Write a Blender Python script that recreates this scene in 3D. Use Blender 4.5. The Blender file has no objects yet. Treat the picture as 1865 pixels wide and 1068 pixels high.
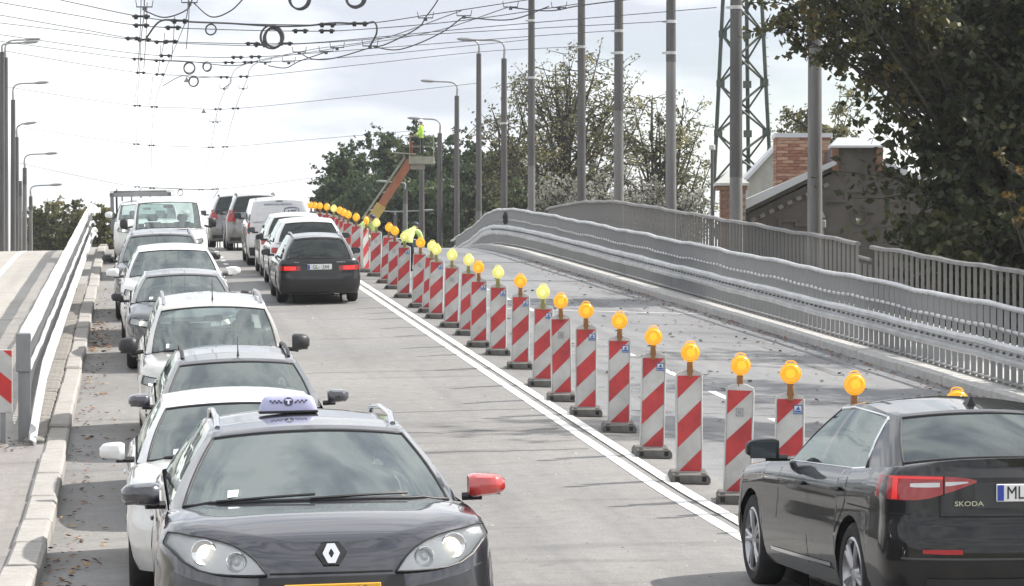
import bpy, bmesh, math, random
import numpy as np
from mathutils import Vector, Matrix, Euler

rad = math.radians
sc = bpy.context.scene
COL = sc.collection

# ------------------------------------------------------------------ camera
F_PX, CX, CY, ZC = 5500.0, 932.5, 534.0, 2.2
cam_d = bpy.data.cameras.new('camera')
cam = bpy.data.objects.new('camera', cam_d)
COL.objects.link(cam)
cam.location = (0, 0, ZC)
cam.rotation_euler = (rad(90), 0, 0)
cam_d.sensor_fit = 'HORIZONTAL'
cam_d.sensor_width = 36.0
cam_d.lens = 36.0 * F_PX / 1865.0
cam_d.clip_start = 0.5
cam_d.clip_end = 3000
sc.camera = cam

# ------------------------------------------------------------------ light
SUN_EL, SUN_AZ = 47.0, 20.0          # elevation, degrees behind the +X side
sun_dir = Vector((math.cos(rad(SUN_EL)) * math.cos(rad(SUN_AZ)),
                  math.cos(rad(SUN_EL)) * math.sin(rad(SUN_AZ)),
                  math.sin(rad(SUN_EL))))
sd = bpy.data.lights.new('sun', 'SUN')
sd.energy = 4.6
sd.angle = rad(0.8)
sd.color = (1.0, 0.95, 0.88)
so = bpy.data.objects.new('sun', sd)
COL.objects.link(so)
so.rotation_euler = (-sun_dir).to_track_quat('-Z', 'Y').to_euler()

w = bpy.data.worlds.new('World')
sc.world = w
w.use_nodes = True
nt = w.node_tree
nt.nodes.clear()
def N(t, typ, **kw):
    n = t.nodes.new(typ)
    for k, v in kw.items():
        setattr(n, k, v)
    return n
sky = N(nt, 'ShaderNodeTexSky', sky_type='NISHITA')
sky.sun_disc = False
sky.sun_elevation = rad(SUN_EL)
sky.sun_rotation = math.atan2(sun_dir.x, sun_dir.y)
bg1 = N(nt, 'ShaderNodeBackground'); bg1.inputs[1].default_value = 0.10
nt.links.new(sky.outputs[0], bg1.inputs[0])
tc = N(nt, 'ShaderNodeTexCoord')
mp = N(nt, 'ShaderNodeMapping'); mp.inputs['Scale'].default_value = (1.6, 1.6, 5.0)
mp.inputs['Location'].default_value = (3.1, 0.4, 1.25)
nt.links.new(tc.outputs['Generated'], mp.inputs[0])
nz = N(nt, 'ShaderNodeTexNoise'); nz.inputs['Scale'].default_value = 2.6
nz.inputs['Detail'].default_value = 7; nz.inputs['Roughness'].default_value = 0.52
nt.links.new(mp.outputs[0], nz.inputs[0])
rp = N(nt, 'ShaderNodeValToRGB')
rp.color_ramp.elements[0].position = 0.33; rp.color_ramp.elements[0].color = (0.45, 0.45, 0.45, 1)
rp.color_ramp.elements[1].position = 0.52; rp.color_ramp.elements[1].color = (1, 1, 1, 1)
nt.links.new(nz.outputs[0], rp.inputs[0])
# cloud brightness: thick cloud bases are greyer than thin bright cloud
nz2 = N(nt, 'ShaderNodeTexNoise'); nz2.inputs['Scale'].default_value = 4.4
nz2.inputs['Detail'].default_value = 6
nt.links.new(mp.outputs[0], nz2.inputs[0])
rp2 = N(nt, 'ShaderNodeValToRGB')
rp2.color_ramp.elements[0].position = 0.36; rp2.color_ramp.elements[0].color = (0.52, 0.555, 0.62, 1)
rp2.color_ramp.elements[1].position = 0.54; rp2.color_ramp.elements[1].color = (0.97, 0.985, 1.0, 1)
nt.links.new(nz2.outputs[0], rp2.inputs[0])
bg2 = N(nt, 'ShaderNodeBackground'); bg2.inputs[1].default_value = 1.0
nt.links.new(rp2.outputs[0], bg2.inputs[0])
mx = N(nt, 'ShaderNodeMixShader')
nt.links.new(rp.outputs[0], mx.inputs[0])
nt.links.new(bg1.outputs[0], mx.inputs[1]); nt.links.new(bg2.outputs[0], mx.inputs[2])
wo = N(nt, 'ShaderNodeOutputWorld'); nt.links.new(mx.outputs[0], wo.inputs[0])

sc.view_settings.view_transform = 'Standard'
sc.view_settings.look = 'None'
sc.view_settings.gamma = 1.0
sc.view_settings.use_curve_mapping = False
sc.view_settings.exposure = 0.55
sc.cycles.max_bounces = 6
sc.cycles.transparent_max_bounces = 16
sc.cycles.use_denoising = True

# ------------------------------------------------------------------ geometry of the place
TH = math.atan2(698.5, F_PX)            # the road runs this far to the left of the view axis
CT, ST = math.cos(TH), math.sin(TH)

def prof(u):
    if u < 22: return 0.0
    if u < 30.8: return 0.0545 * (u - 22) ** 2 / 17.6
    if u < 88: return 0.2398 + 0.0530 * (u - 30.8)
    t = u - 88; z = 0.2398 + 0.0530 * 57.2
    if t < 20.8: return z + 0.0530 * t - 0.00171 * t * t
    return z + 0.0530 * 20.8 - 0.00171 * 20.8 ** 2 - 0.0181 * (t - 20.8)
def slope(u):
    return (prof(u + .5) - prof(u - .5))
def cross(u, v):
    c = 0.020 * (max(-9, min(v, 5.5)) - 1.0) * min(1.0, max(0.0, (u - 21) / 6))
    if v > 5.5: c -= (min(v, 12.8) - 5.5) * float(np.interp(u, [30, 45, 95], [.045, .036, .010]))
    return c
def zroad(u, v): return prof(u) + cross(u, v)
def R(u, v, dz=0.0):
    return Vector((CT * v - ST * u, ST * v + CT * u, zroad(u, v) + dz))
def P(x, y, d):
    """a picture point of the photograph, d metres ahead of the camera"""
    return Vector(((x - CX) * d / F_PX, d, ZC - (y - CY) * d / F_PX))
def uv_of(X, Y): return (-ST * X + CT * Y, CT * X + ST * Y)

# ------------------------------------------------------------------ mesh helpers
class MB:
    def __init__(s): s.v = []; s.f = []; s.m = []
    def add(s, vs, fs, m=0):
        o = len(s.v)
        s.v += [tuple(p) for p in vs]
        s.f += [tuple(i + o for i in f) for f in fs]
        s.m += [m] * len(fs)
        return s
    def box(s, c, d, m=0, rot=None, bev=0.0):
        cx, cy, cz = c; hx, hy, hz = d[0] / 2, d[1] / 2, d[2] / 2
        if bev > 0:
            b = min(bev, hx * .9, hy * .9, hz * .9)
            vs = []; 
            for sx in (-1, 1):
                for sy in (-1, 1):
                    for sz in (-1, 1):
                        vs += [Vector((sx * hx, sy * (hy - b), sz * (hz - b))), Vector((sx * (hx - b), sy * hy, sz * (hz - b))), Vector((sx * (hx - b), sy * (hy - b), sz * hz))]
            def I(sx, sy, sz, k): return (((sx > 0) * 4) + ((sy > 0) * 2) + (sz > 0)) * 3 + k
            fs = []
            for a in (-1, 1):
                fs.append([I(a, -1, -1, 0), I(a, 1, -1, 0), I(a, 1, 1, 0), I(a, -1, 1, 0)][::a])
                fs.append([I(-1, a, -1, 1), I(-1, a, 1, 1), I(1, a, 1, 1), I(1, a, -1, 1)][::a])
                fs.append([I(-1, -1, a, 2), I(1, -1, a, 2), I(1, 1, a, 2), I(-1, 1, a, 2)][::a])
            for a in (-1, 1):
                for c2 in (-1, 1):
                    fs.append([I(-1, a, c2, 1), I(1, a, c2, 1), I(1, a, c2, 2), I(-1, a, c2, 2)])
                    fs.append([I(a, -1, c2, 0), I(a, 1, c2, 0), I(a, 1, c2, 2), I(a, -1, c2, 2)])
                    fs.append([I(a, c2, -1, 0), I(a, c2, 1, 0), I(a, c2, 1, 1), I(a, c2, -1, 1)])
            for sx in (-1, 1):
                for sy in (-1, 1):
                    for sz in (-1, 1):
                        fs.append([I(sx, sy, sz, k) for k in range(3)])
        else:
            vs = [Vector((sx * hx, sy * hy, sz * hz)) for sx in (-1, 1) for sy in (-1, 1) for sz in (-1, 1)]
            fs = [(0, 1, 3, 2), (4, 6, 7, 5), (0, 4, 5, 1), (2, 3, 7, 6), (0, 2, 6, 4), (1, 5, 7, 3)]
        if rot is not None:
            M = Euler(rot).to_matrix() if not isinstance(rot, Matrix) else rot
            vs = [M @ v for v in vs]
        return s.add([(v.x + cx, v.y + cy, v.z + cz) for v in vs], fs, m)
    def tube(s, pts, r, n=8, m=0, cap=True):
        pts = [Vector(p) for p in pts]
        rs = r if isinstance(r, (list, tuple)) else [r] * len(pts)
        base = len(s.v); up = None
        for i, p in enumerate(pts):
            a = pts[max(i - 1, 0)]; b = pts[min(i + 1, len(pts) - 1)]
            t = (b - a).normalized()
            if up is None:
                up = Vector((0, 0, 1)) if abs(t.z) < .9 else Vector((1, 0, 0))
            e1 = t.cross(up)
            if e1.length < 1e-5: e1 = t.orthogonal()
            e1.normalize(); e2 = e1.cross(t).normalized(); up = e2
            for k in range(n):
                an = 2 * math.pi * k / n
                s.v.append(tuple(p + (e1 * math.cos(an) + e2 * math.sin(an)) * rs[i]))
        for i in range(len(pts) - 1):
            for k in range(n):
                k2 = (k + 1) % n
                s.f.append((base + i * n + k, base + i * n + k2, base + (i + 1) * n + k2, base + (i + 1) * n + k)); s.m.append(m)
        if cap:
            s.f.append(tuple(base + k for k in range(n))[::-1]); s.m.append(m)
            e = base + (len(pts) - 1) * n
            s.f.append(tuple(e + k for k in range(n))); s.m.append(m)
        return s
    def lathe(s, prof_, n=20, axis='Z', c=(0, 0, 0), m=0, cap=True):
        base = len(s.v)
        for (r, h) in prof_:
            for k in range(n):
                a = 2 * math.pi * k / n
                x, y = r * math.cos(a), r * math.sin(a)
                p = {'Z': (x, y, h), 'Y': (x, h, y), 'X': (h, x, y)}[axis]
                s.v.append((p[0] + c[0], p[1] + c[1], p[2] + c[2]))
        for i in range(len(prof_) - 1):
            for k in range(n):
                k2 = (k + 1) % n
                s.f.append((base + i * n + k, base + i * n + k2, base + (i + 1) * n + k2, base + (i + 1) * n + k)); s.m.append(m)
        if cap:
            if prof_[0][0] > 1e-4: s.f.append(tuple(base + k for k in range(n))); s.m.append(m)
            if prof_[-1][0] > 1e-4:
                e = base + (len(prof_) - 1) * n
                s.f.append(tuple(e + k for k in range(n))); s.m.append(m)
        return s
    def prism(s, poly, a0, a1, axis='Y', m=0, off=(0, 0, 0)):
        """poly in the plane across axis, extruded from a0 to a1"""
        def mk(p, a):
            q = {'Y': (p[0], a, p[1]), 'X': (a, p[0], p[1]), 'Z': (p[0], p[1], a)}[axis]
            return (q[0] + off[0], q[1] + off[1], q[2] + off[2])
        n = len(poly)
        vs = [mk(p, a0) for p in poly] + [mk(p, a1) for p in poly]
        fs = [tuple(range(n)), tuple(range(2 * n - 1, n - 1, -1))]
        fs += [(i, (i + 1) % n, n + (i + 1) % n, n + i) for i in range(n)]
        return s.add(vs, fs, m)
    def grid(s, G, m=0, close=False):
        """G: rows of points"""
        base = len(s.v); nr = len(G); nc = len(G[0])
        for r in G: s.v += [tuple(p) for p in r]
        for i in range(nr - 1):
            for j in range(nc - 1 if not close else nc):
                j2 = (j + 1) % nc
                s.f.append((base + i * nc + j, base + i * nc + j2, base + (i + 1) * nc + j2, base + (i + 1) * nc + j)); s.m.append(m)
        return s
    def mesh(s, name, mats, smooth=None, weld=False, recalc=True):
        me = bpy.data.meshes.new(name)
        me.from_pydata(s.v, [], s.f)
        if any(s.m): me.polygons.foreach_set('material_index', s.m)
        for mt in (mats if isinstance(mats, (list, tuple)) else [mats]):
            me.materials.append(mt)
        if weld or recalc:
            bm = bmesh.new(); bm.from_mesh(me)
            if weld:
                bmesh.ops.remove_doubles(bm, verts=bm.verts, dist=0.0008)
                bmesh.ops.dissolve_degenerate(bm, dist=0.0005, edges=bm.edges)
            if recalc: bmesh.ops.recalc_face_normals(bm, faces=bm.faces)
            bm.to_mesh(me); bm.free()
        if smooth is not None:
            me.shade_smooth()
            if smooth < 179: me.set_sharp_from_angle(angle=rad(smooth))
        me.update()
        return me
    def build(s, name, mats, parent=None, smooth=None, weld=False, recalc=True):
        return link(name, s.mesh(name, mats, smooth, weld, recalc), parent)

def link(name, me, parent=None):
    o = bpy.data.objects.new(name, me)
    COL.objects.link(o)
    if parent is not None: o.parent = parent
    return o
def thing(name, label, cat, loc=(0, 0, 0), rot=(0, 0, 0), group=None):
    o = bpy.data.objects.new(name, None); COL.objects.link(o)
    o.empty_display_size = .2
    o.location = loc; o.rotation_euler = rot
    return tag(o, label, cat, group)
def tag(o, label=None, cat=None, group=None, kind=None):
    if label: o['label'] = label
    if cat: o['category'] = cat
    if group: o['group'] = group
    if kind: o['kind'] = kind
    return o
def structure(o): o['kind'] = 'structure'; return o
def stuff(o, label=None): 
    o['kind'] = 'stuff'
    if label: o['label'] = label
    return o
def catmull(pts, n=8):
    pts = [Vector(p) for p in pts]
    q = [pts[0] * 2 - pts[1]] + pts + [pts[-1] * 2 - pts[-2]]
    out = []
    for i in range(1, len(q) - 2):
        for k in range(n):
            t = k / n
            a, b, c, d = q[i - 1], q[i], q[i + 1], q[i + 2]
            out.append(0.5 * ((2 * b) + (c - a) * t + (2 * a - 5 * b + 4 * c - d) * t * t + (3 * b - a - 3 * c + d) * t ** 3))
    out.append(pts[-1])
    return out

_dg = None
def text_mesh(txt, size, mat, depth=0.002, bold=0.0, sx=1.0, align='CENTER'):
    cu = bpy.data.curves.new('lettering', 'FONT')
    cu.body = txt; cu.size = size; cu.extrude = depth; cu.offset = bold
    cu.align_x = align; cu.align_y = 'CENTER'; cu.resolution_u = 3
    ob = bpy.data.objects.new('lettering', cu); COL.objects.link(ob)
    dg = bpy.context.evaluated_depsgraph_get()
    me = bpy.data.meshes.new_from_object(ob.evaluated_get(dg))
    bpy.data.objects.remove(ob)
    me.materials.clear(); me.materials.append(mat)
    if sx != 1.0:
        for v in me.vertices: v.co.x *= sx
    return me

# ------------------------------------------------------------------ materials
MATS = {}
def principled(name, col, rough=.5, metal=0.0, coat=0.0, emit=None, es=0.0, spec=None, trans=0.0):
    if name in MATS: return MATS[name]
    m = bpy.data.materials.new(name); m.use_nodes = True
    b = m.node_tree.nodes['Principled BSDF']
    b.inputs['Base Color'].default_value = (*col, 1)
    b.inputs['Roughness'].default_value = rough
    b.inputs['Metallic'].default_value = metal
    b.inputs['Coat Weight'].default_value = coat
    b.inputs['Coat Roughness'].default_value = 0.04
    if coat >= 1: b.inputs['Coat IOR'].default_value = 1.85
    if spec is not None: b.inputs['Specular IOR Level'].default_value = spec
    if trans: b.inputs['Transmission Weight'].default_value = trans
    if emit:
        b.inputs['Emission Color'].default_value = (*emit, 1)
        b.inputs['Emission Strength'].default_value = es
    MATS[name] = m
    return m
def noisy(name, c1, c2, scale=4.0, rough=.7, metal=0.0, bump=0.0, detail=5, coord='Object', stretch=(1, 1, 1), lo=.35, hi=.65, bscale=None, c3=None, rnd=False):
    """two-tone weathered material with fine relief"""
    m = principled(name, c1, rough, metal)
    t = m.node_tree; b = t.nodes['Principled BSDF']
    if t.nodes.get('wear'): return m
    tcn = N(t, 'ShaderNodeTexCoord'); mpn = N(t, 'ShaderNodeMapping'); mpn.inputs['Scale'].default_value = stretch
    t.links.new(tcn.outputs[coord], mpn.inputs[0])
    if rnd:      # every piece gets its own stains
        oi = N(t, 'ShaderNodeObjectInfo'); mm = N(t, 'ShaderNodeMath', operation='MULTIPLY'); mm.inputs[1].default_value = 37.0
        t.links.new(oi.outputs['Random'], mm.inputs[0]); t.links.new(mm.outputs[0], mpn.inputs['Location'])
    n1 = N(t, 'ShaderNodeTexNoise', name='wear'); n1.inputs['Scale'].default_value = scale; n1.inputs['Detail'].default_value = detail
    n1.inputs['Roughness'].default_value = .62
    t.links.new(mpn.outputs[0], n1.inputs[0])
    r1 = N(t, 'ShaderNodeValToRGB')
    r1.color_ramp.elements[0].position = lo; r1.color_ramp.elements[0].color = (*c1, 1)
    r1.color_ramp.elements[1].position = hi; r1.color_ramp.elements[1].color = (*c2, 1)
    if c3:
        e = r1.color_ramp.elements.new(min(hi + .12, .95)); e.color = (*c3, 1)
    t.links.new(n1.outputs[0], r1.inputs[0]); t.links.new(r1.outputs[0], b.inputs['Base Color'])
    if bump:
        n2 = N(t, 'ShaderNodeTexNoise'); n2.inputs['Scale'].default_value = bscale or scale * 8; n2.inputs['Detail'].default_value = 4
        t.links.new(mpn.outputs[0], n2.inputs[0])
        bn = N(t, 'ShaderNodeBump'); bn.inputs['Strength'].default_value = bump; bn.inputs['Distance'].default_value = .02
        t.links.new(n2.outputs[0], bn.inputs['Height']); t.links.new(bn.outputs[0], b.inputs['Normal'])
    return m
def glassy(name, tint=(.62, .72, .70), ior=1.75, rough=0.0, dust=.05, gcol=(.88, .98, .96)):
    if name in MATS: return MATS[name]
    m = bpy.data.materials.new(name); m.use_nodes = True
    t = m.node_tree; t.nodes.clear()
    tr = N(t, 'ShaderNodeBsdfTransparent'); tr.inputs[0].default_value = (*tint, 1)
    gl = N(t, 'ShaderNodeBsdfGlossy'); gl.inputs['Roughness'].default_value = rough; gl.inputs[0].default_value = (*gcol, 1)
    fr = N(t, 'ShaderNodeFresnel'); fr.inputs[0].default_value = ior
    mix = N(t, 'ShaderNodeMixShader')
    t.links.new(fr.outputs[0], mix.inputs[0]); t.links.new(tr.outputs[0], mix.inputs[1]); t.links.new(gl.outputs[0], mix.inputs[2])
    df = N(t, 'ShaderNodeBsdfDiffuse'); df.inputs[0].default_value = (.5, .54, .54, 1)
    m2 = N(t, 'ShaderNodeMixShader'); m2.inputs[0].default_value = dust
    t.links.new(mix.outputs[0], m2.inputs[1]); t.links.new(df.outputs[0], m2.inputs[2])
    o = N(t, 'ShaderNodeOutputMaterial'); t.links.new(m2.outputs[0], o.inputs[0])
    MATS[name] = m
    return m
def leafmat(name, cols, trans=.35):
    """leaf colour varies from leaf to leaf (each leaf is its own mesh island)"""
    if name in MATS: return MATS[name]
    m = bpy.data.materials.new(name); m.use_nodes = True
    t = m.node_tree; t.nodes.clear()
    ge = N(t, 'ShaderNodeAttribute', attribute_name='leaf_tone')
    rpn = N(t, 'ShaderNodeValToRGB')
    els = rpn.color_ramp.elements
    while len(els) < len(cols): els.new(.5)
    for i, c in enumerate(cols):
        els[i].position = i / (len(cols) - 1); els[i].color = (*c, 1)
    t.links.new(ge.outputs['Fac'], rpn.inputs[0])
    d = N(t, 'ShaderNodeBsdfDiffuse'); tl = N(t, 'ShaderNodeBsdfTranslucent')
    g = N(t, 'ShaderNodeBsdfGlossy'); g.inputs['Roughness'].default_value = .45
    t.links.new(rpn.outputs[0], d.inputs[0]); t.links.new(rpn.outputs[0], tl.inputs[0])
    mxn = N(t, 'ShaderNodeMixShader'); mxn.inputs[0].default_value = trans
    t.links.new(d.outputs[0], mxn.inputs[1]); t.links.new(tl.outputs[0], mxn.inputs[2])
    m3 = N(t, 'ShaderNodeMixShader'); m3.inputs[0].default_value = .03
    t.links.new(mxn.outputs[0], m3.inputs[1]); t.links.new(g.outputs[0], m3.inputs[2])
    o = N(t, 'ShaderNodeOutputMaterial'); t.links.new(m3.outputs[0], o.inputs[0])
    MATS[name] = m
    return m

def asphalt(name, base, alt, warm, patch, bumps=.35, stain_shade=.5, seamy=True):
    """uv in metres (across, along): fine aggregate, large blotches, stains and painted shade bands drawn out across the lane, joints"""
    m = principled(name, base, .82); t = m.node_tree; b = t.nodes['Principled BSDF']
    uvn = N(t, 'ShaderNodeUVMap')
    def noise(scale, stretch, detail=5, rough=.6):
        mpn = N(t, 'ShaderNodeMapping'); mpn.inputs['Scale'].default_value = stretch
        t.links.new(uvn.outputs[0], mpn.inputs[0])
        n = N(t, 'ShaderNodeTexNoise'); n.inputs['Scale'].default_value = scale; n.inputs['Detail'].default_value = detail; n.inputs['Roughness'].default_value = rough
        t.links.new(mpn.outputs[0], n.inputs[0]); return n
    def ramp(src, a, c, bpos, d):
        r = N(t, 'ShaderNodeValToRGB'); e = r.color_ramp.elements
        e[0].position = a; e[0].color = (*c, 1) if len(c) == 3 else c
        e[1].position = bpos; e[1].color = (*d, 1) if len(d) == 3 else d
        t.links.new(src, r.inputs[0]); return r
    def mix(fac, a, bb, mode='MIX'):
        x = N(t, 'ShaderNodeMix', data_type='RGBA', blend_type=mode)
        if isinstance(fac, float): x.inputs[0].default_value = fac
        else: t.links.new(fac, x.inputs[0])
        for s_, q in ((6, a), (7, bb)):
            if isinstance(q, tuple): x.inputs[s_].default_value = (*q, 1)
            else: t.links.new(q, x.inputs[s_])
        return x.outputs[2]
    big = ramp(noise(.28, (1, .35, 1)).outputs[0], .38, base, .62, alt).outputs[0]
    wm = ramp(noise(.13, (1.2, .5, 1)).outputs[0], .45, (0, 0, 0), .7, (1, 1, 1)).outputs[0]
    c = mix(wm, big, warm)
    # stains, and bands of tree shade painted in, stretched across the road
    st = ramp(noise(1.0, (.22, 1.3, 1), 6).outputs[0], .56, (0, 0, 0), .70, (stain_shade, stain_shade, stain_shade)).outputs[0]
    c = mix(st, c, patch)
    # wheel tracks polished darker along the road
    tr = ramp(noise(1.0, (1.5, .03, 1), 3).outputs[0], .5, (0, 0, 0), .72, (.42, .42, .42)).outputs[0]
    c = mix(tr, c, patch)
    mid = ramp(noise(5.5, (1, .8, 1), 5, .7).outputs[0], .35, (.84, .84, .84), .68, (1.13, 1.13, 1.13)).outputs[0]
    c = mix(.8, c, mid, 'MULTIPLY')
    drip = ramp(noise(3.2, (1, .7, 1), 2, .5).outputs[0], .70, (0, 0, 0), .76, (.55, .55, .55)).outputs[0]
    c = mix(drip, c, patch)
    fine = ramp(noise(38, (1, 1, 1), 3, .7).outputs[0], .3, (.62, .62, .62), .72, (1.28, 1.28, 1.28)).outputs[0]
    c = mix(.8, c, fine, 'MULTIPLY')
    if False:
        wv = N(t, 'ShaderNodeTexWave', wave_type='BANDS', bands_direction='Y'); wv.inputs['Scale'].default_value = .048
        wv.inputs['Distortion'].default_value = .5; wv.inputs['Detail'].default_value = 3; wv.inputs['Detail Scale'].default_value = 3
        t.links.new(uvn.outputs[0], wv.inputs[0])
        cr = ramp(wv.outputs[1], .9965, (0, 0, 0), .9990, (.75, .75, .75)).outputs[0]
        c = mix(cr, c, (.035, .035, .037))
    t.links.new(c, b.inputs['Base Color'])
    hb = noise(60, (1, 1, 1), 3, .7)
    bn = N(t, 'ShaderNodeBump'); bn.inputs['Strength'].default_value = bumps; bn.inputs['Distance'].default_value = .012
    t.links.new(hb.outputs[0], bn.inputs['Height']); t.links.new(bn.outputs[0], b.inputs['Normal'])
    rr = ramp(noise(.5, (.6, .5, 1), 4).outputs[0], .42, (.62, .62, .62), .62, (.9, .9, .9)).outputs[0]
    t.links.new(rr, b.inputs['Roughness'])
    return m

M_road = asphalt('road_asphalt', (.182, .178, .173), (.232, .226, .219), (.255, .243, .228), (.105, .103, .104), stain_shade=.72)
M_deck = asphalt('closed_lane_asphalt', (.145, .149, .158), (.20, .204, .213), (.225, .223, .222), (.085, .086, .092), stain_shade=.75)
M_left = asphalt('left_carriageway_asphalt', (.33, .312, .288), (.385, .362, .33), (.395, .368, .332), (.21, .20, .187), stain_shade=.4)
M_apron = asphalt('apron_asphalt', (.23, .215, .205), (.28, .262, .25), (.27, .25, .23), (.10, .10, .10))
M_conc = noisy('kerb_concrete', (.28, .268, .25), (.37, .352, .33), 6, .85, bump=.4)
M_conc2 = noisy('kerb_concrete_grey', (.36, .35, .34), (.46, .45, .43), 6, .85, bump=.4)
M_concd = noisy('retaining_concrete', (.25, .24, .23), (.35, .34, .32), 1.5, .9, bump=.3)
M_paint = noisy('road_paint', (.78, .78, .76), (.42, .42, .41), 11, .6, coord='Object', lo=.50, hi=.72)
M_galv = noisy('galvanised_steel', (.44, .445, .45), (.58, .585, .59), 2.2, .45, .4, stretch=(1, 1, .5))
M_galvd = noisy('galvanised_steel_weathered', (.225, .23, .235), (.32, .322, .328), 2.5, .58, .45, stretch=(1, 1, .4))
M_galvo = noisy('weathered_grey_rail', (.165, .162, .162), (.235, .23, .226), 2.5, .62, .3, stretch=(1, 1, .4))
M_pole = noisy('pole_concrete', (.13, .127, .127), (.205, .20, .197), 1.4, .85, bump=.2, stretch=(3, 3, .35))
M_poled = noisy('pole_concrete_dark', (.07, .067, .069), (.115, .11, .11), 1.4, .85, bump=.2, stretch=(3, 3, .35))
M_steel = principled('lamp_arm_steel', (.33, .33, .34), .45, .6)
M_black = principled('black_rubber', (.018, .018, .019), .75)
M_wire = principled('wire', (.085, .085, .09), .5, .3)
# ------------------------------------------------------------------ ground, road, kerbs
def sheet(name, u0, u1, v0, v1, mat, dz=0.0, du=1.0, nv=6, thick=None):
    """a strip of paving that follows the hump; v0, v1 may be functions of u; uv in metres"""
    n = max(2, int(math.ceil((u1 - u0) / du)) + 1)
    us = [u0 + (u1 - u0) * i / (n - 1) for i in range(n)]
    fv = lambda f, u: f(u) if callable(f) else f
    G = []; UV = []
    for u in us:
        a, b = fv(v0, u), fv(v1, u)
        vs = [a + (b - a) * j / nv for j in range(nv + 1)]
        G.append([R(u, v, dz) for v in vs]); UV.append([(v, u) for v in vs])
    mb = MB(); mb.grid(G)
    flat = [q for r in UV for q in r]
    if thick:
        base = len(mb.v); nc = nv + 1
        for r in G:
            mb.v.append((r[0].x, r[0].y, r[0].z - thick)); mb.v.append((r[-1].x, r[-1].y, r[-1].z - thick))
        flat += [q for r in UV for q in (r[0], r[-1])]
        for i in range(n - 1):
            mb.f.append((i * nc, (i + 1) * nc, base + (i + 1) * 2, base + i * 2)); mb.m.append(0)
            mb.f.append((i * nc + nv, base + i * 2 + 1, base + (i + 1) * 2 + 1, (i + 1) * nc + nv)); mb.m.append(0)
        mb.f.append((0, base, base + 1, nv)); mb.m.append(0)
    me = mb.mesh(name, mat, smooth=40)
    uvl = me.uv_layers.new(name='UVMap')
    for l in me.loops: uvl.data[l.index].uv = flat[l.vertex_index]
    return link(name, me)

# ground: one sheet to the horizon
M_ground = noisy('ground_soil_grass', (.10, .105, .06), (.17, .16, .10), .35, .95, bump=.4)
g = MB()
g.add([(-600, -60, -.06), (600, -60, -.06), (600, 1000, -.06), (-600, 1000, -.06)], [(0, 1, 2, 3)])
structure(g.build('ground', M_ground))

KV = [(5, 12.95), (20, 12.7), (40, 12.28), (60, 11.9), (83, 11.5), (94, 11.25), (104, 11.8), (115, 12.6), (132, 13.5), (170, 15.5)]
def kv(u): return float(np.interp(u, [k[0] for k in KV], [k[1] for k in KV]))

road = structure(sheet('road', 2, 170, -.70, 6.0, M_road, 0, 1.0, 8))
deck = structure(sheet('closed_lane', 2, 170, 6.0, lambda u: kv(u) + .02, M_deck, 0, 1.0, 6))
left_road = structure(sheet('left_carriageway', 34.6, 170, -9.0, -1.32, M_left, 0.0, 1.0, 6))
apron = structure(sheet('median_pavement', 2, 34.6, -9.0, -.93, M_apron, .10, .8, 6, thick=.2))
walk = structure(sheet('walkway', 30, 170, lambda u: kv(u) + .2, lambda u: max(15.35, kv(u) + 2.2), M_conc2, .13, 1.5, 3))
verge = structure(sheet('median_strip', 34.6, 170, -1.32, -.92, M_concd, .085, .8, 1, thick=.2))
# retaining walls that carry the ramp on both sides
mb = MB(); G = []
for u in np.arange(28, 171, 2.0):
    v = max(15.35, kv(u) + 2.2); p = R(u, v, .12); G.append([p, Vector((p.x, p.y, -.2))])
mb.grid(G)
G = []
for u in np.arange(2, 171, 2.0):
    p = R(u, -9.0, .09); G.append([p, Vector((p.x, p.y, -.25))])
mb.grid(G)
tag(mb.build('retaining_wall', M_concd), 'grey concrete side walls carrying the bridge ramp', 'wall')

# painted lines -----------------------------------------------------------
def paint(u0, u1, v0, v1, dz=.005, du=1.0): return sheet('line', u0, u1, v0, v1, M_paint, dz, du, 1)
lines = [paint(19.2, 95, 5.16, 5.28), paint(19.2, 95, 5.37, 5.49)]
for o in lines: o.name = 'solid_line'
for u in np.arange(36.5, 92, 4.0):
    o = paint(u, u + 1.3, 8.08, 8.20); o.name = 'lane_dash'; lines.append(o)
for u in np.arange(77, 97, 2.2):
    o = paint(u, u + .9, 2.55, 2.67, du=.5); o.name = 'lane_dash'; lines.append(o)
for o in lines: o.parent = road
M_joint = noisy('joint_filler', (.52, .51, .5), (.62, .61, .6), 9, .7)
o = sheet('expansion_joint', 61.0, 61.14, 6.3, kv(61) - .02, M_joint, .006, .1, 2); o.parent = deck
o = sheet('expansion_joint', 59.5, 59.64, -8.5, -1.6, M_joint, .006, .1, 2); o.parent = left_road
o = sheet('expansion_joint', 61.6, 61.68, -8.5, -1.6, M_joint, .006, .1, 2); o.parent = left_road
o = sheet('edge_line', 50, 98, -3.35, -3.2, M_paint, .006, 1, 1); o.parent = left_road
# sealed cracks across the road
M_tar = principled('crack_sealant', (.03, .03, .032), .5)
random.seed(5)
for (u, a, b) in [(44.6, 1.6, 5.0), (38.2, 2.6, 9.4), (52.5, 6.1, 11), (33.4, 3.0, 5.1), (70.3, -.6, 5.0)]:
    G = []; n = 26; du = 0
    for i in range(n + 1):
        du += random.uniform(-.035, .035); v = a + (b - a) * i / n
        G.append([R(u + du - .012, v, .004), R(u + du + .014, v, .004)])
    q = MB(); q.grid(G); o = q.build('crack', M_tar, road)
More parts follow.
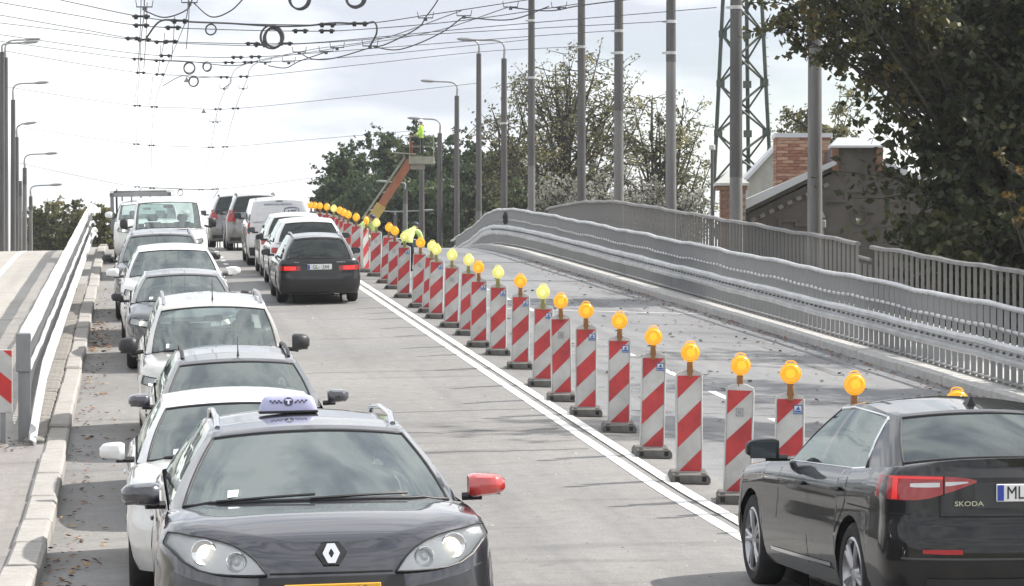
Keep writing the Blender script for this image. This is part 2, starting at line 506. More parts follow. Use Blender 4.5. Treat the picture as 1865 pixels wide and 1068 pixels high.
# transverse pairs of dark patched strips on the closed lane (old tyre scrapes)
M_strip = noisy('patched_asphalt', (.11, .11, .115), (.17, .17, .175), 3, .8, bump=.3)
for (u, v, dv, du) in [(62.6, 9.9, .9, 3.2), (60.5, 10.4, .5, 3.0), (45.6, 10.9, .35, 4.2), (46.5, 11.5, .3, 4.0), (49.5, 11.0, .2, 2.2)]:
    o = sheet('patch', u, u + du, v - dv * .25, v + dv * .25, M_strip, .004, .8, 1); o.parent = deck
# band of tree shade painted as darker asphalt across the open lane
for (u, du, a, b) in [(35.6, .9, 2.1, 5.1)]:
    G = []; n = 30
    for i in range(n + 1):
        v = a + (b - a) * i / n; k = .25 * math.sin(i * .7) + .12 * math.sin(i * 1.9)
        G.append([R(u + .35 * k, v, .004), R(u + du + k * .6, v, .004)])
    q = MB(); q.grid(G); o = q.build('patch', noisy('shade_band_asphalt', (.15, .147, .143), (.205, .20, .195), 2.5, .85, bump=.3), road)

# kerbs --------------------------------------------------------------------
def frame(u, v, dz=0, along=1.0):
    """rotation matrix of a piece lying on the road at u, v"""
    a = R(u - .3, v); b = R(u + .3, v)
    ey = (b - a).normalized(); ex = Vector((CT, ST, 0)); ez = ex.cross(ey).normalized()
    M = Matrix((ex, ey, ez)).transposed()
    return M
def place(o, u, v, dz=0, M=None):
    M = M or frame(u, v)
    o.matrix_local = Matrix.Translation(R(u, v, dz)) @ M.to_4x4()
kerb_l = structure(bpy.data.objects.new('kerb', None)); COL.objects.link(kerb_l)
random.seed(3)
# near the camera the kerb stones are short and splayed at the drop, further up they are long
m1 = MB(); m1.box((0, 0, 0), (.27, 1.96, .34), bev=.03); me1 = m1.mesh('kerb_stone', M_conc, smooth=30)
m2 = MB(); m2.box((0, 0, 0), (.24, 2.94, .30), bev=.025); me2 = m2.mesh('kerb_stone', M_conc, smooth=30)
u = 3.0
while u < 104:
    Ls = 2.0 if u < 32 else 3.0
    me = me1 if Ls == 2.0 else me2
    o = link('kerb_stone', me, kerb_l)
    top = .165 if u < 32 else .15 + random.uniform(-.02, .03)
    place(o, u + Ls / 2, -.81 + random.uniform(-.012, .012), top - (.17 if Ls == 2.0 else .15))
    u += Ls
kerb_r = structure(bpy.data.objects.new('kerb', None)); COL.objects.link(kerb_r)
m3 = MB(); m3.box((0, 0, 0), (.22, 2.47, .30), bev=.025); me3 = m3.mesh('kerb_stone', M_conc2, smooth=30)
u = 12.0
while u < 132:
    o = link('kerb_stone', me3, kerb_r)
    um = u + 1.25
    a = R(um - 1.25, kv(um - 1.25)); b = R(um + 1.25, kv(um + 1.25))
    ey = (b - a).normalized(); ex = Vector((ey.y, -ey.x, 0)).normalized(); ez = ex.cross(ey)
    o.matrix_local = Matrix.Translation(R(um, kv(um) + .11, 0.005 + random.uniform(-.006, .006))) @ Matrix((ex, ey, ez)).transposed().to_4x4()
    u += 2.5
# granite setts between kerb and barrier
M_sett = noisy('granite_sett', (.20, .185, .17), (.36, .34, .31), 3, .85, bump=.5, coord='Object')
ms = MB(); ms.box((0, 0, 0), (.24, .15, .12), bev=.02); mes = ms.mesh('sett', M_sett, smooth=30)
setts = structure(bpy.data.objects.new('sett_paving', None)); COL.objects.link(setts)
u = 34.8
while u < 70:
    o = link('sett', mes, setts)
    M = frame(u, -1.05) @ Euler((random.uniform(-.03, .03), random.uniform(-.04, .04), random.uniform(-.06, .06))).to_matrix()
    place(o, u, -1.06 + random.uniform(-.012, .012), .075 + random.uniform(-.008, .012), M)
    u += .185 + random.uniform(0, .02)

# fallen leaves and grit ---------------------------------------------------
def scatter(name, n, ufun, vfun, size, mats, seed, label, dz=.012):
    rng = random.Random(seed); mb = MB()
    for i in range(n):
        u, v = ufun(rng), vfun(rng)
        s_ = rng.uniform(*size); a = rng.uniform(0, 6.28)
        c = R(u, v, dz + rng.uniform(0, .015))
        e1 = Vector((math.cos(a), math.sin(a), rng.uniform(-.3, .3))) * s_
        e2 = Vector((-math.sin(a), math.cos(a), rng.uniform(-.3, .5))) * s_ * rng.uniform(.45, .8)
        nn = Vector((0, 0, s_ * .25))
        mb.add([c - e1, c - e2 * .8, c + e1, c + e2, c + nn], [(0, 1, 4), (1, 2, 4), (2, 3, 4), (3, 0, 4)], rng.randrange(len(mats)))
    o = mb.build(name, mats, recalc=False)
    return stuff(o, label)
LV = [principled('leaf_brown', (.19, .085, .035), .8), principled('leaf_dark', (.075, .05, .032), .8), principled('leaf_tan', (.36, .24, .11), .8), principled('leaf_rust', (.20, .085, .04), .8)]
GR = [principled('grit_dark', (.045, .043, .04), .9), principled('grit_mid', (.12, .115, .105), .9)]
scatter('fallen_leaves', 330, lambda r: 22 + 48 * r.random() ** 1.3, lambda r: -.66 + abs(r.gauss(0, .26)), (.018, .05), LV, 1, 'dry brown leaves gathered along the left kerb')
scatter('fallen_leaves', 160, lambda r: r.uniform(50, 58) , lambda r: -.64 + abs(r.gauss(0, .22)), (.02, .055), LV, 7, 'rust coloured leaf drift against the left kerb')
scatter('fallen_leaves', 800, lambda r: 36 + 45 * r.random(), lambda r: 0, (.02, .055), [LV[1], LV[0], LV[3]], 2, 'dark leaf litter below the right kerb') if False else None
def right_litter():
    rng = random.Random(9); mb = MB()
    mats = [LV[0], LV[1], LV[3], GR[0]]
    for i in range(650):
        u = 36 + 50 * rng.random() ** 1.2; v = kv(u) - .03 - abs(rng.gauss(0, .2 if i % 3 else .7))
        s_ = rng.uniform(.02, .055); a = rng.uniform(0, 6.28); c = R(u, v, .014)
        e1 = Vector((math.cos(a), math.sin(a), 0)) * s_; e2 = Vector((-math.sin(a), math.cos(a), 0)) * s_ * .6
        mb.add([c - e1, c - e2, c + e1, c + e2, c + Vector((0, 0, s_ * .4))], [(0, 1, 4), (1, 2, 4), (2, 3, 4), (3, 0, 4)], rng.randrange(4))
    stuff(mb.build('fallen_leaves', mats, recalc=False), 'dark leaf litter along the right kerb')
right_litter()
scatter('grit', 260, lambda r: r.uniform(36, 75), lambda r: r.uniform(6.2, 11.6), (.018, .07), GR, 3, 'dark crumbs scattered over the closed lane')
scatter('grit', 160, lambda r: r.uniform(20, 62), lambda r: r.uniform(2.4, 5.1), (.008, .02), [GR[1], principled('grit_pale', (.6, .58, .55), .9)], 4, 'small stones on the open lane')
scatter('grit', 500, lambda r: 34.4 + r.gauss(0, .4), lambda r: r.uniform(-6, -1.0), (.015, .04), GR + [LV[1]], 8, 'dirt gathered where pavement meets carriageway', .115)

# ------------------------------------------------------------------ right guard railing
def sweep(prof_, us, vf, zf=lambda u: 0.0, m=0, closed=True):
    """profile (across, up) carried along the road"""
    rows = []
    for i, u in enumerate(us):
        v = vf(u)
        a = R(u - .4, vf(u - .4)); b = R(u + .4, vf(u + .4)); d = (b - a); ex = Vector((d.y, -d.x, 0)).normalized()
        c = R(u, v, zf(u))
        rows.append([c + ex * p[0] + Vector((0, 0, p[1])) for p in prof_])
    mb = MB(); mb.grid(rows, m, close=closed)
    if closed:
        n = len(prof_)
        mb.f.append(tuple(range(n))); mb.m.append(m)
        e = (len(us) - 1) * n; mb.f.append(tuple(e + k for k in range(n))); mb.m.append(m)
    return mb
def circ(r, n=8, c=(0, 0)): return [(c[0] + r * math.cos(2 * math.pi * k / n), c[1] + r * math.sin(2 * math.pi * k / n)) for k in range(n)]
W_BEAM = [(-.07, .0), (-.10, .03), (-.10, .075), (-.03, .115), (-.03, .175), (-.10, .215), (-.10, .265), (-.05, .305), (-.035, .30), (-.075, .26), (-.075, .22), (-.012, .18), (-.012, .11), (-.075, .07), (-.075, .035), (-.055, .005)]
rail_v = lambda u: kv(u) + .58
def jit(u): return .014 * math.sin(u * .9) + .012 * math.sin(u * 2.3 + 1)
gr = thing('guard_railing', 'long galvanised guard railing with corrugated beam along the closed lane', 'railing', R(60, rail_v(60)))
gi = gr.matrix_basis.inverted()
def keep(o, root):
    """parent without moving; the root only carries a translation"""
    o.parent = root
    o.matrix_parent_inverse = Matrix.Translation(root.location).inverted()
    return o
us = list(np.arange(33, 132.1, 1.0))
keep(sweep(circ(.042, 10), us, rail_v, lambda u: 1.27 + jit(u)).build('top_rail', M_galv, smooth=60), gr)
keep(sweep(circ(.028, 8), us, rail_v, lambda u: .93 + jit(u)).build('middle_rail', M_galv, smooth=60), gr)
keep(sweep(W_BEAM, us, lambda u: rail_v(u) - .10, lambda u: .47 + .6 * jit(u)).build('guard_beam', M_galv, smooth=50), gr)
mbal = MB(); mbal.box((0, 0, .52), (.075, .022, 1.16)); mbal.box((0, 0, -.08), (.2, .09, .02))
me_bal = mbal.mesh('baluster', M_galvd)
u = 33.2; k = 0
while u < 128 and k < 290:
    o = link('baluster', me_bal)
    o.matrix_basis = Matrix.Translation(R(u, rail_v(u), .15)) @ Matrix.Rotation(TH + rad(3 * math.sin(k * 1.7)), 4, 'Z')
    keep(o, gr)
    u += .33; k += 1
mb = MB()
for u in np.arange(33.2, 100, .33):
    c = R(u, rail_v(u) - .155, .625); mb.box(c, (.035, .05, .035), rot=(0, 0, TH))
o = keep(mb.build('bolt_row', principled('bolt_dark', (.17, .17, .175), .6, .4)), gr); stuff(o)
o = keep(sweep([(-.05, -.012), (.05, -.012), (.05, .012), (-.05, .012)], us, rail_v, lambda u: .19).build('bottom_rail', M_galvd), gr)
# black rag tied at the bend
mb = MB(); c = R(94, rail_v(94) - .1, 1.0)
mb.lathe([(.02, .20), (.06, .15), (.10, .04), (.075, -.05), (.09, -.12), (.03, -.20)], 9, 'Z', c)
tag(mb.build('rag', M_black, smooth=60), 'black cloth tied to the guard railing at the crest', 'rag')

# ------------------------------------------------------------------ outer walkway railing
OV = 15.0
def outer(u0, u1, top0, top1, label, du=.40):
    rt = thing('walkway_railing', label, 'railing', R((u0 + u1) / 2, OV))
    n = max(2, int((u1 - u0) / 1.0) + 1); U = np.linspace(u0, u1, n)
    def tz(u): return top0 + (top1 - top0) * (u - u0) / (u1 - u0)
    keep(sweep([(-.055, -.035), (.055, -.035), (.055, .02), (.03, .04), (-.03, .04), (-.055, .02)], list(U), lambda u: OV, lambda u: tz(u) + jit(u)).build('top_rail', M_galvo, smooth=40), rt)
    keep(sweep([(-.03, -.03), (.03, -.03), (.03, .03), (-.03, .03)], list(U), lambda u: OV, lambda u: tz(u) - 1.06).build('bottom_rail', M_galvo), rt)
    m_ = MB(); m_.box((0, 0, -.54), (.06, .02, 1.06)); me = m_.mesh('baluster', M_galvo)
    for i, u in enumerate(np.arange(u0 + .05, u1 - .02, du)):
        o = link('baluster', me)
        o.matrix_basis = Matrix.Translation(R(u, OV, tz(u) - .02)) @ Matrix.Rotation(TH, 4, 'Z'); keep(o, rt)
    return rt
outer(61.2, 108, 1.50, 1.56, 'long grey walkway railing behind the guard railing')
outer(46.0, 60.0, 1.46, 1.46, 'grey walkway railing under the dark tree at right edge')
rt = thing('walkway_gate', 'low grey gate frame in the gap of the walkway railing', 'gate', R(60.6, OV))
mb = MB(); a, b = R(60.1, OV, 1.2), R(61.1, OV, 1.22); mb.tube([a, b], .035, 8); o = keep(mb.build('top_rail', M_galvo), rt)
for uu in (60.15, 60.6, 61.05):
    mb = MB(); c = R(uu, OV, .1); mb.box((c.x, c.y, c.z + .5), (.06, .06, 1.0)); keep(mb.build('post', M_galvo), rt)

# ------------------------------------------------------------------ left barrier
M_white = noisy('bright_zinc_beam', (.62, .625, .63), (.70, .70, .70), 2.5, .5, .25)
lb = thing('median_barrier', 'pale steel barrier with corrugated beam between the two carriageways', 'barrier', R(60, -1.18))
us = list(np.arange(35.0, 104, .8)); lv = lambda u: -1.18
keep(sweep([(-.06, -.09), (.06, -.09), (.06, .05), (-.06, .05)], us, lv, lambda u: 1.28 + .5 * jit(u)).build('top_rail', M_white), lb)
keep(sweep(circ(.03, 8), us, lambda u: -1.13, lambda u: .90 + jit(u)).build('middle_rail', M_white, smooth=60), lb)
WL = [(-p[0] * .9, p[1] * .92) for p in W_BEAM]
us2 = list(np.arange(34.3, 104, .4))
keep(sweep(WL, us2, lambda u: -1.12, lambda u: (.42 + .5 * jit(u)) * min(1, max(0, (u - 34.0) / 5.2)) ** .8 + .03).build('guard_beam', M_white, smooth=50), lb)
m_ = MB(); m_.box((0, 0, .64), (.02, .13, 1.24)); me_lb = m_.mesh('baluster', M_galvd)
for i, u in enumerate(np.arange(35.3, 100, .34)):
    o = link('baluster', me_lb); o.matrix_basis = Matrix.Translation(R(u, -1.19, 0)) @ Matrix.Rotation(TH, 4, 'Z'); keep(o, lb)
mb = MB(); c = R(35.0, -1.18); mb.box((c.x, c.y, c.z + .55), (.14, .12, 1.1), rot=(0, 0, TH)); keep(mb.build('end_post', M_galvd), lb)
mb = MB(); mb.box((c.x, c.y - .08, c.z + 1.10), (.17, .02, .44), rot=(0, 0, TH), bev=.008); keep(mb.build('end_plate', M_galvd), lb)
# ------------------------------------------------------------------ vehicles
M_tyre = noisy('tyre_rubber', (.016, .016, .017), (.028, .027, .027), 12, .85)
M_rim = principled('alloy_rim', (.42, .42, .44), .3, .9)
M_rimd = principled('steel_rim_dark', (.10, .10, .105), .45, .6)
M_chrome = principled('chrome', (.72, .73, .75), .12, 1.0)
M_mirror = principled('mirror_glass', (.10, .11, .12), .1, .9)
M_plast = principled('black_plastic', (.022, .022, .024), .48)
M_gap = principled('panel_gap', (.008, .008, .009), .8)
M_inter = principled('interior_dark', (.045, .045, .048), .85)
M_seat = principled('seat_fabric', (.13, .13, .135), .9)
M_glass = glassy('windscreen_glass', (.80, .89, .86), 2.6, 0, .05)
M_glassd = glassy('tinted_glass', (.24, .27, .27), 1.7, 0, .03)
M_lens = glassy('lamp_lens', (.96, .96, .96), 1.5, 0, .10, (1, 1, 1))
M_red = principled('tail_lens', (.34, .012, .014), .16, 0, .7)
M_redlit = principled('tail_lens_lit', (.5, .012, .012), .2, 0, .6, (1, .03, .025), 1.0)
M_reflect = principled('lamp_reflector', (.78, .79, .80), .28, .25)
M_bulb = principled('lit_bulb', (1, .95, .8), .3, 0, 0, (1, .90, .68), 3.0)
M_drl = principled('lit_white_strip', (1, 1, 1), .3, 0, 0, (1, .98, .92), 3.2)
M_amber = principled('indicator_amber', (.65, .22, .02), .2, 0, .5)
M_plate = principled('number_plate_white', (.78, .78, .77), .45)
M_platey = principled('number_plate_yellow', (.78, .42, .04), .45)
M_platel = principled('plate_lettering', (.02, .02, .022), .5)
M_blue = principled('plate_blue', (.03, .06, .35), .4)
M_paper = principled('sticker_paper', (.75, .78, .75), .6)

def paint_mat(name, col, metal=.35, rough=.32, dust=(.40, .05)):
    m = principled('paint_' + name, col, rough, metal, 1.0)
    t = m.node_tree; b = t.nodes['Principled BSDF']
    if t.nodes.get('dust'): return m
    if max(col) < .08: b.inputs['Specular IOR Level'].default_value = .15
    # road dust: patchy film, thicker on the sills and bumpers where spray lands
    tcn = N(t, 'ShaderNodeTexCoord'); n1 = N(t, 'ShaderNodeTexNoise', name='dust'); n1.inputs['Scale'].default_value = 5; n1.inputs['Detail'].default_value = 6
    t.links.new(tcn.outputs['Object'], n1.inputs[0])
    sp = N(t, 'ShaderNodeSeparateXYZ'); t.links.new(tcn.outputs['Object'], sp.inputs[0])
    mr = N(t, 'ShaderNodeMapRange'); mr.inputs[1].default_value = .2; mr.inputs[2].default_value = .75; mr.inputs[3].default_value = dust[0]; mr.inputs[4].default_value = dust[1]
    t.links.new(sp.outputs[2], mr.inputs[0])
    r1 = N(t, 'ShaderNodeValToRGB'); r1.color_ramp.elements[0].position = .3; r1.color_ramp.elements[1].position = .75
    t.links.new(n1.outputs[0], r1.inputs[0])
    mu = N(t, 'ShaderNodeMath', operation='MULTIPLY'); t.links.new(mr.outputs[0], mu.inputs[0]); t.links.new(r1.outputs[0], mu.inputs[1])
    mc = N(t, 'ShaderNodeMix', data_type='RGBA'); mc.inputs[6].default_value = (*col, 1); mc.inputs[7].default_value = (.17, .155, .135, 1)
    t.links.new(mu.outputs[0], mc.inputs[0]); t.links.new(mc.outputs[2], b.inputs['Base Color'])
    ad = N(t, 'ShaderNodeMath', operation='MULTIPLY_ADD'); ad.inputs[1].default_value = .5; ad.inputs[2].default_value = .03
    t.links.new(mu.outputs[0], ad.inputs[0]); t.links.new(ad.outputs[0], b.inputs['Coat Roughness'])
    return m

def interp(pts, x): return float(np.interp(x, [p[0] for p in pts], [p[1] for p in pts]))
def smooth_interp(pts, x):
    """monotone-ish smoothing of a polyline"""
    h = .12
    return (interp(pts, x - h) + 2 * interp(pts, x) + interp(pts, x + h)) / 4

class Car:
    def __init__(s, spec):
        D = dict(L=4.4, W=1.80, H=1.48, wf=.86, wr=3.52, rw=.325, zf=.74, zcw=.97, zbelt=.98, zrear=1.02,
                 aC=1.05, aH=1.95, aB=2.35, aQ=3.45, aR=4.0, aT=4.32, fb=.62, rb=.42, yroof=.57, crown=.05,
                 kind='hatch', z0=.22, hoodc=.055, arch=.36, topin_f=.16, topin_r=.06)
        D.update(spec)
        for k, v in D.items(): setattr(s, k, v)
        s.hw = s.W / 2
        if not hasattr(s, 'zs_pts'):
            if s.kind == 'sedan':
                s.zs_pts = [(0, s.zf), (.35, s.zf + .09), (s.aC, s.zcw - .03), (s.aC + .5, s.zbelt - .01), (s.aQ, s.zbelt + .02), (s.aT, s.zrear), (s.L, s.zrear - .02)]
            else:
                s.zs_pts = [(0, s.zf), (.35, s.zf + .09), (s.aC, s.zcw - .03), (s.aC + .5, s.zbelt - .01), (s.aQ, s.zbelt + .03), (s.L, s.zrear)]
        s.side_in = [(0, .07), (.12, .03), (.3, .008), (.42, 0), (.55, .006), (.68, .016), (.80, .012), (.90, .028), (.96, .05), (1, .085)]
        s.front_in = [(0, .09), (.10, .04), (.28, .0), (.5, .0), (.62, .02), (.78, .055), (.9, s.topin_f * .62), (.96, s.topin_f * .8), (1, s.topin_f)]
        s.rear_in = [(0, .10), (.12, .045), (.3, .0), (.5, .005), (.6, .035), (.8, .045), (.94, .05), (1, s.topin_r + .03)]
    def zs(s, a): return smooth_interp(s.zs_pts, a)
    def outline(s, t):
        if t <= 1:
            ph = t * math.pi / 2
            y = s.hw * math.sin(ph) ** (2 / 2.7); a = s.fb * (1 - math.cos(ph) ** (2 / 2.1))
        elif t < 2:
            a = s.fb + (t - 1) * (s.L - s.rb - s.fb); y = s.hw
        else:
            ph = (3 - t) * math.pi / 2
            y = s.hw * math.sin(ph) ** (2 / 3.2); a = s.L - s.rb * (1 - math.cos(ph) ** (2 / 2.4))
        return a, y
    def t_of_a(s, a): return 1 + (a - s.fb) / (s.L - s.rb - s.fb)
    def t_front(s, y):
        y = min(y, s.hw); return math.asin((y / s.hw) ** (2.7 / 2)) / (math.pi / 2)
    def t_rear(s, y):
        y = min(y, s.hw); return 3 - math.asin((y / s.hw) ** (3.2 / 2)) / (math.pi / 2)
    def normal(s, t):
        e = .004
        if t < e: return (-1.0, 0.0)
        if t > 3 - e: return (1.0, 0.0)
        a0, y0 = s.outline(max(t - e, 0)); a1, y1 = s.outline(min(t + e, 3))
        da, dy = a1 - a0, y1 - y0; L_ = math.hypot(da, dy) or 1
        return (-dy / L_, da / L_)
    def zt(s, t):
        """height of the shoulder edge at t"""
        a, y = s.outline(t); na, ny = s.normal(t); k = min(1, abs(na)) ** 1.5
        ins = .085 * (1 - k) + interp(s.front_in if t < 1.5 else s.rear_in, 1) * k
        return s.zs(a - na * ins)
    def pt(s, t, z, off=0.0):
        """point of the body side/front/rear skin"""
        a, y = s.outline(t); na, ny = s.normal(t)
        q = (z - .2) / max(s.zt(t) - .2, .1); q = max(0, min(1, q))
        side = interp(s.side_in, q)
        end = interp(s.front_in if t < 1.5 else s.rear_in, q)
        k = min(1, abs(na)) ** 1.5
        ins = side * (1 - k) + end * k - off
        return (a - na * ins, y - ny * ins)
    def lp(s, a, y, z): return Vector((y, a - s.L / 2, z))
    def skin(s, t, z, off=0.0, sgn=1):
        a, y = s.pt(t, z, off); return s.lp(a, sgn * y, z)
    def zbot(s, a):
        z = s.z0 if a > .5 else s.z0 - .02
        for aw in (s.wf, s.wr):
            dx = abs(a - aw)
            if dx < s.arch: z = max(z, s.rw + math.sqrt(s.arch ** 2 - dx ** 2) * 1.0)
        return z
    def edge(s, t):
        return s.pt(t, s.zt(t))
    def ztop(s, a, y):
        """bonnet / rear deck surface"""
        ye = s.hw - .085
        c = s.hoodc
        if a > s.L / 2: c = getattr(s, 'deckc', .03 if s.kind == 'sedan' else .02)
        c *= min(1, max(.15, a / .5)) if a < s.L / 2 else 1
        r = min(1, abs(y) / ye)
        z = s.zs(a) + c * (1 - r ** 2.6)
        if a < s.aC + .2:      # a raised crease towards the wings
            z += .012 * math.exp(-((r - .78) / .09) ** 2) * min(1, a / .6)
        return z
    # ---- greenhouse
    def columns(s):
        yb = s.hw - .092; yr = s.yroof; k = s
        zr = lambda a: interp([(k.aH - .1, k.H - .115), (k.aH + .35, k.H - .07), ((k.aH + k.aR) / 2, k.H - .05), (k.aR - .4, k.H - .075), (k.aR + .1, k.H - .115)], a)
        s.zr = zr
        C = [('windscreen', (k.aC, 0), (k.aH, 0)),
             ('', (k.aC + .26, yb - .075), (k.aH + .07, yr - .035)),
             ('front_window', (k.aC + .46, yb), (k.aH + .22, yr)),
             ('', (k.aB, yb), (k.aB + .05, yr)),
             ('rear_window', (k.aB + .07, yb), (k.aB + .12, yr))]
        if s.kind == 'sedan':
            C += [('', (k.aQ, yb), (k.aQ - .14, yr)),
                  ('quarter_window', (k.aQ + .03, yb), (k.aQ - .11, yr)),
                  ('', (k.aQ + .30, yb - .01), (k.aQ + .0, yr)),
                  ('', (k.aT - .22, yb - .05), (k.aR - .02, yr - .02)),
                  ('back_glass', (k.aT - .12, yb - .11), (k.aR, yr - .05)),
                  ('', (k.aT, 0), (k.aR + .08, 0))]
        elif s.kind == 'van':
            C += [('', (k.aQ, yb), (k.aQ, yr)),
                  ('', (k.aT - .10, yb - .01), (k.aR - .10, yr)),
                  ('back_glass', (k.aT - .02, yb - .14), (k.aR - .02, yr - .09)),
                  ('', (k.aT, 0), (k.aR, 0))]
        else:
            C += [('', (k.aQ, yb), (k.aQ - .08, yr)),
                  ('quarter_window', (k.aQ + .07, yb), (k.aQ + .0, yr)),
                  ('', (k.aT - .34, yb - .01), (k.aR - .34, yr - .005)),
                  ('', (k.aT - .09, yb - .06), (k.aR - .07, yr - .04)),
                  ('back_glass', (k.aT - .05, yb - .11), (k.aR - .02, yr - .075)),
                  ('', (k.aT, 0), (k.aR + .04, 0))]
        return C
    def gpt(s, b, t_, h, bow=True):
        a = b[0] + (t_[0] - b[0]) * h; y = b[1] + (t_[1] - b[1]) * h
        zb = s.ztop(b[0], b[1]) - .012
        zt = s.zr(t_[0]) + s.crown * (1 - (t_[1] / s.yroof) ** 2)
        z = zb + (zt - zb) * h
        bl = math.sin(math.pi * min(h, 1)) * .022
        if y > .3: y += bl * min(1, (y - .3) / .25)
        if t_[1] < s.yroof - .03:
            if b[0] < s.L / 2: a -= bl * .9
            else: a += bl * .9
        return s.lp(a, y, z)
    def make_body(s, paint, parent, panel_glass=(), glass=None, back_tint=None):
        glass = glass or M_glass
        mb = MB()
        # lower skin
        ts = [i / 12 for i in range(13)]
        as_ = set()
        for aw in (s.wf, s.wr):
            for k in range(-12, 13):
                as_.add(round(aw + s.arch * math.sin(k / 12 * math.pi / 2), 4))
            as_.add(round(aw - s.arch - .012, 4)); as_.add(round(aw + s.arch + .012, 4))
        for i in range(1, 16): as_.add(round(s.fb + (s.L - s.rb - s.fb) * i / 16, 4))
        as_ = sorted(a for a in as_ if s.fb + .02 < a < s.L - s.rb - .02)
        cl = [as_[0]]
        for a in as_[1:]:
            if a - cl[-1] > .008: cl.append(a)
        ts += [s.t_of_a(a) for a in cl] + [2 + i / 12 for i in range(13)]
        M_ = 14
        for sg in (1, -1):
            G = []
            for t in ts:
                a, y = s.outline(t); z0, z1 = s.zbot(a), s.zt(t)
                G.append([s.skin(t, z0 + (z1 - z0) * (j / M_), 0, sg) for j in range(M_ + 1)])
            mb.grid(G)
            # bonnet and rear deck
            for rng in ((0, s.aC + .30), (s.aT - .14, 99)):
                T = [t for t in ts if rng[0] <= s.edge(t)[0] <= rng[1]]
                G = []
                for t in T:
                    a, y = s.edge(t); row = []
                    for j in range(9):
                        f = j / 8; yy = y * (1 - f)
                        z = s.zt(t) if j == 0 else s.ztop(a, yy)
                        if j and a < s.fb * .9 and t < 1:
                            r = yy / max(y, 1e-3)
                        row.append(s.lp(a, sg * yy, z))
                    G.append(row)
                if len(G) > 1: mb.grid(G)
        # greenhouse frame
        C = s.columns(); hs = [0, .045, .2, .36, .52, .68, .82, .925, 1.0]
        glz = {}
        top_ring = []
        for i in range(len(C) - 1):
            nm, b0, t0 = C[i]; _, b1, t1 = C[i + 1]
            n = 10 if nm in ('windscreen', 'back_glass') else (5 if nm else 2)
            cols = []
            for k in range(n + 1):
                f = k / n
                if nm in ('windscreen',): g_ = f * f
                elif nm == 'back_glass': g_ = 1 - (1 - f) ** 2
                else: g_ = f
                b = (b0[0] + (b1[0] - b0[0]) * g_, b0[1] + (b1[1] - b0[1]) * f)
                t_ = (t0[0] + (t1[0] - t0[0]) * g_, t0[1] + (t1[1] - t0[1]) * f)
                cols.append((b, t_))
            if i < len(C) - 1: top_ring += [c[1] for c in cols]
            is_glass = nm and nm not in panel_glass
            for sg in (1, -1):
                G = [[s.gpt(b, t_, h) for h in hs] for (b, t_) in cols]
                if sg < 0: G = [[Vector((-p.x, p.y, p.z)) for p in r] for r in G]
                if not is_glass: mb.grid(G)
                else:
                    mb.grid([r[:2] for r in G]); mb.grid([r[-2:] for r in G])
                    glz.setdefault((nm, sg if nm not in ('windscreen', 'back_glass') else 0), []).append([r[1:-1] for r in G])
        # roof
        for sg in (1, -1):
            G = []
            for (a, y) in top_ring:
                G.append([s.lp(a, sg * y * (1 - j / 8), s.zr(a) + s.crown * (1 - (y * (1 - j / 8) / s.yroof) ** 2)) for j in range(9)])
            mb.grid(G)
        body = mb.build('body', paint, parent, smooth=38, weld=True)
        for (nm, sg), Gs in glz.items():
            q = MB()
            for G in Gs: q.grid(G)
            mt = (back_tint or glass) if nm in ('back_glass', 'quarter_window', 'rear_window') else glass
            nn = {'windscreen': 'windscreen', 'back_glass': 'rear_window'}.get(nm, 'side_window')
            q.build(nn, mt, parent, smooth=60, weld=True)
        # dark seals round the front glass
        for (nm, sg), Gs in glz.items():
            if nm not in ('windscreen', 'back_glass'): continue
            q = MB()
            for G in Gs:
                per = [r[0] for r in G] + G[-1][1:] + [r[-1] for r in G][::-1][1:] if nm == 'windscreen' else [r[0] for r in G][::-1] + G[0][1:] + [r[-1] for r in G][1:]
                q.tube(per, .011, 5)
            q.build('window_seal', M_plast, parent, smooth=80, weld=True)
        # underbody, wheel wells
        q = MB()
        q.box((0, 0, .34), (s.W - .5, s.L - .5, .24))
        q.box((0, 0, .55), (s.W - .24, s.L - 2 * s.arch - .9 - .9, .5))
        for aw in (s.wf, s.wr):
            for sg in (1, -1):
                G = []
                for k in range(13):
                    an = math.pi * (-.04 + 1.08 * k / 12); a = aw + math.cos(an) * (s.arch + .005); z = s.rw + math.sin(an) * (s.arch + .005)
                    ty = s.pt(s.t_of_a(min(max(a, s.fb), s.L - s.rb)), max(z, .25))[1] - .01
                    G.append([s.lp(a, sg * ty, z), s.lp(a, sg * (s.hw - .36), z)])
                q.grid(G)
                a0 = s.lp(aw, sg * (s.hw - .36), s.rw)
                q.box((a0.x, a0.y, a0.z), (.01, s.arch * 2, s.arch * 1.9))
        q.build('underbody', M_gap, parent)
        return body
    def patch(s, name, ts, zlo, zhi, mat, parent, off=.006, both=True, rows=4, depth=.012, smooth=50):
        """a skin piece: ts list with lower and upper edge heights"""
        out = []
        for sg in ((1, -1) if both else (1,)):
            mb = MB(); n = len(ts)
            F_ = [[s.skin(ts[i], zlo[i] + (zhi[i] - zlo[i]) * j / rows, off, sg) for j in range(rows + 1)] for i in range(n)]
            B_ = [[s.skin(ts[i], zlo[i] + (zhi[i] - zlo[i]) * j / rows, off - depth, sg) for j in range(rows + 1)] for i in range(n)]
            mb.grid(F_)
            mb.grid([[F_[i][0], B_[i][0]] for i in range(n)]); mb.grid([[F_[i][-1], B_[i][-1]] for i in range(n)])
            mb.grid([F_[0], B_[0]]); mb.grid([F_[-1], B_[-1]])
            out.append(mb.build(name, mat, parent, smooth=smooth, weld=True))
        return out
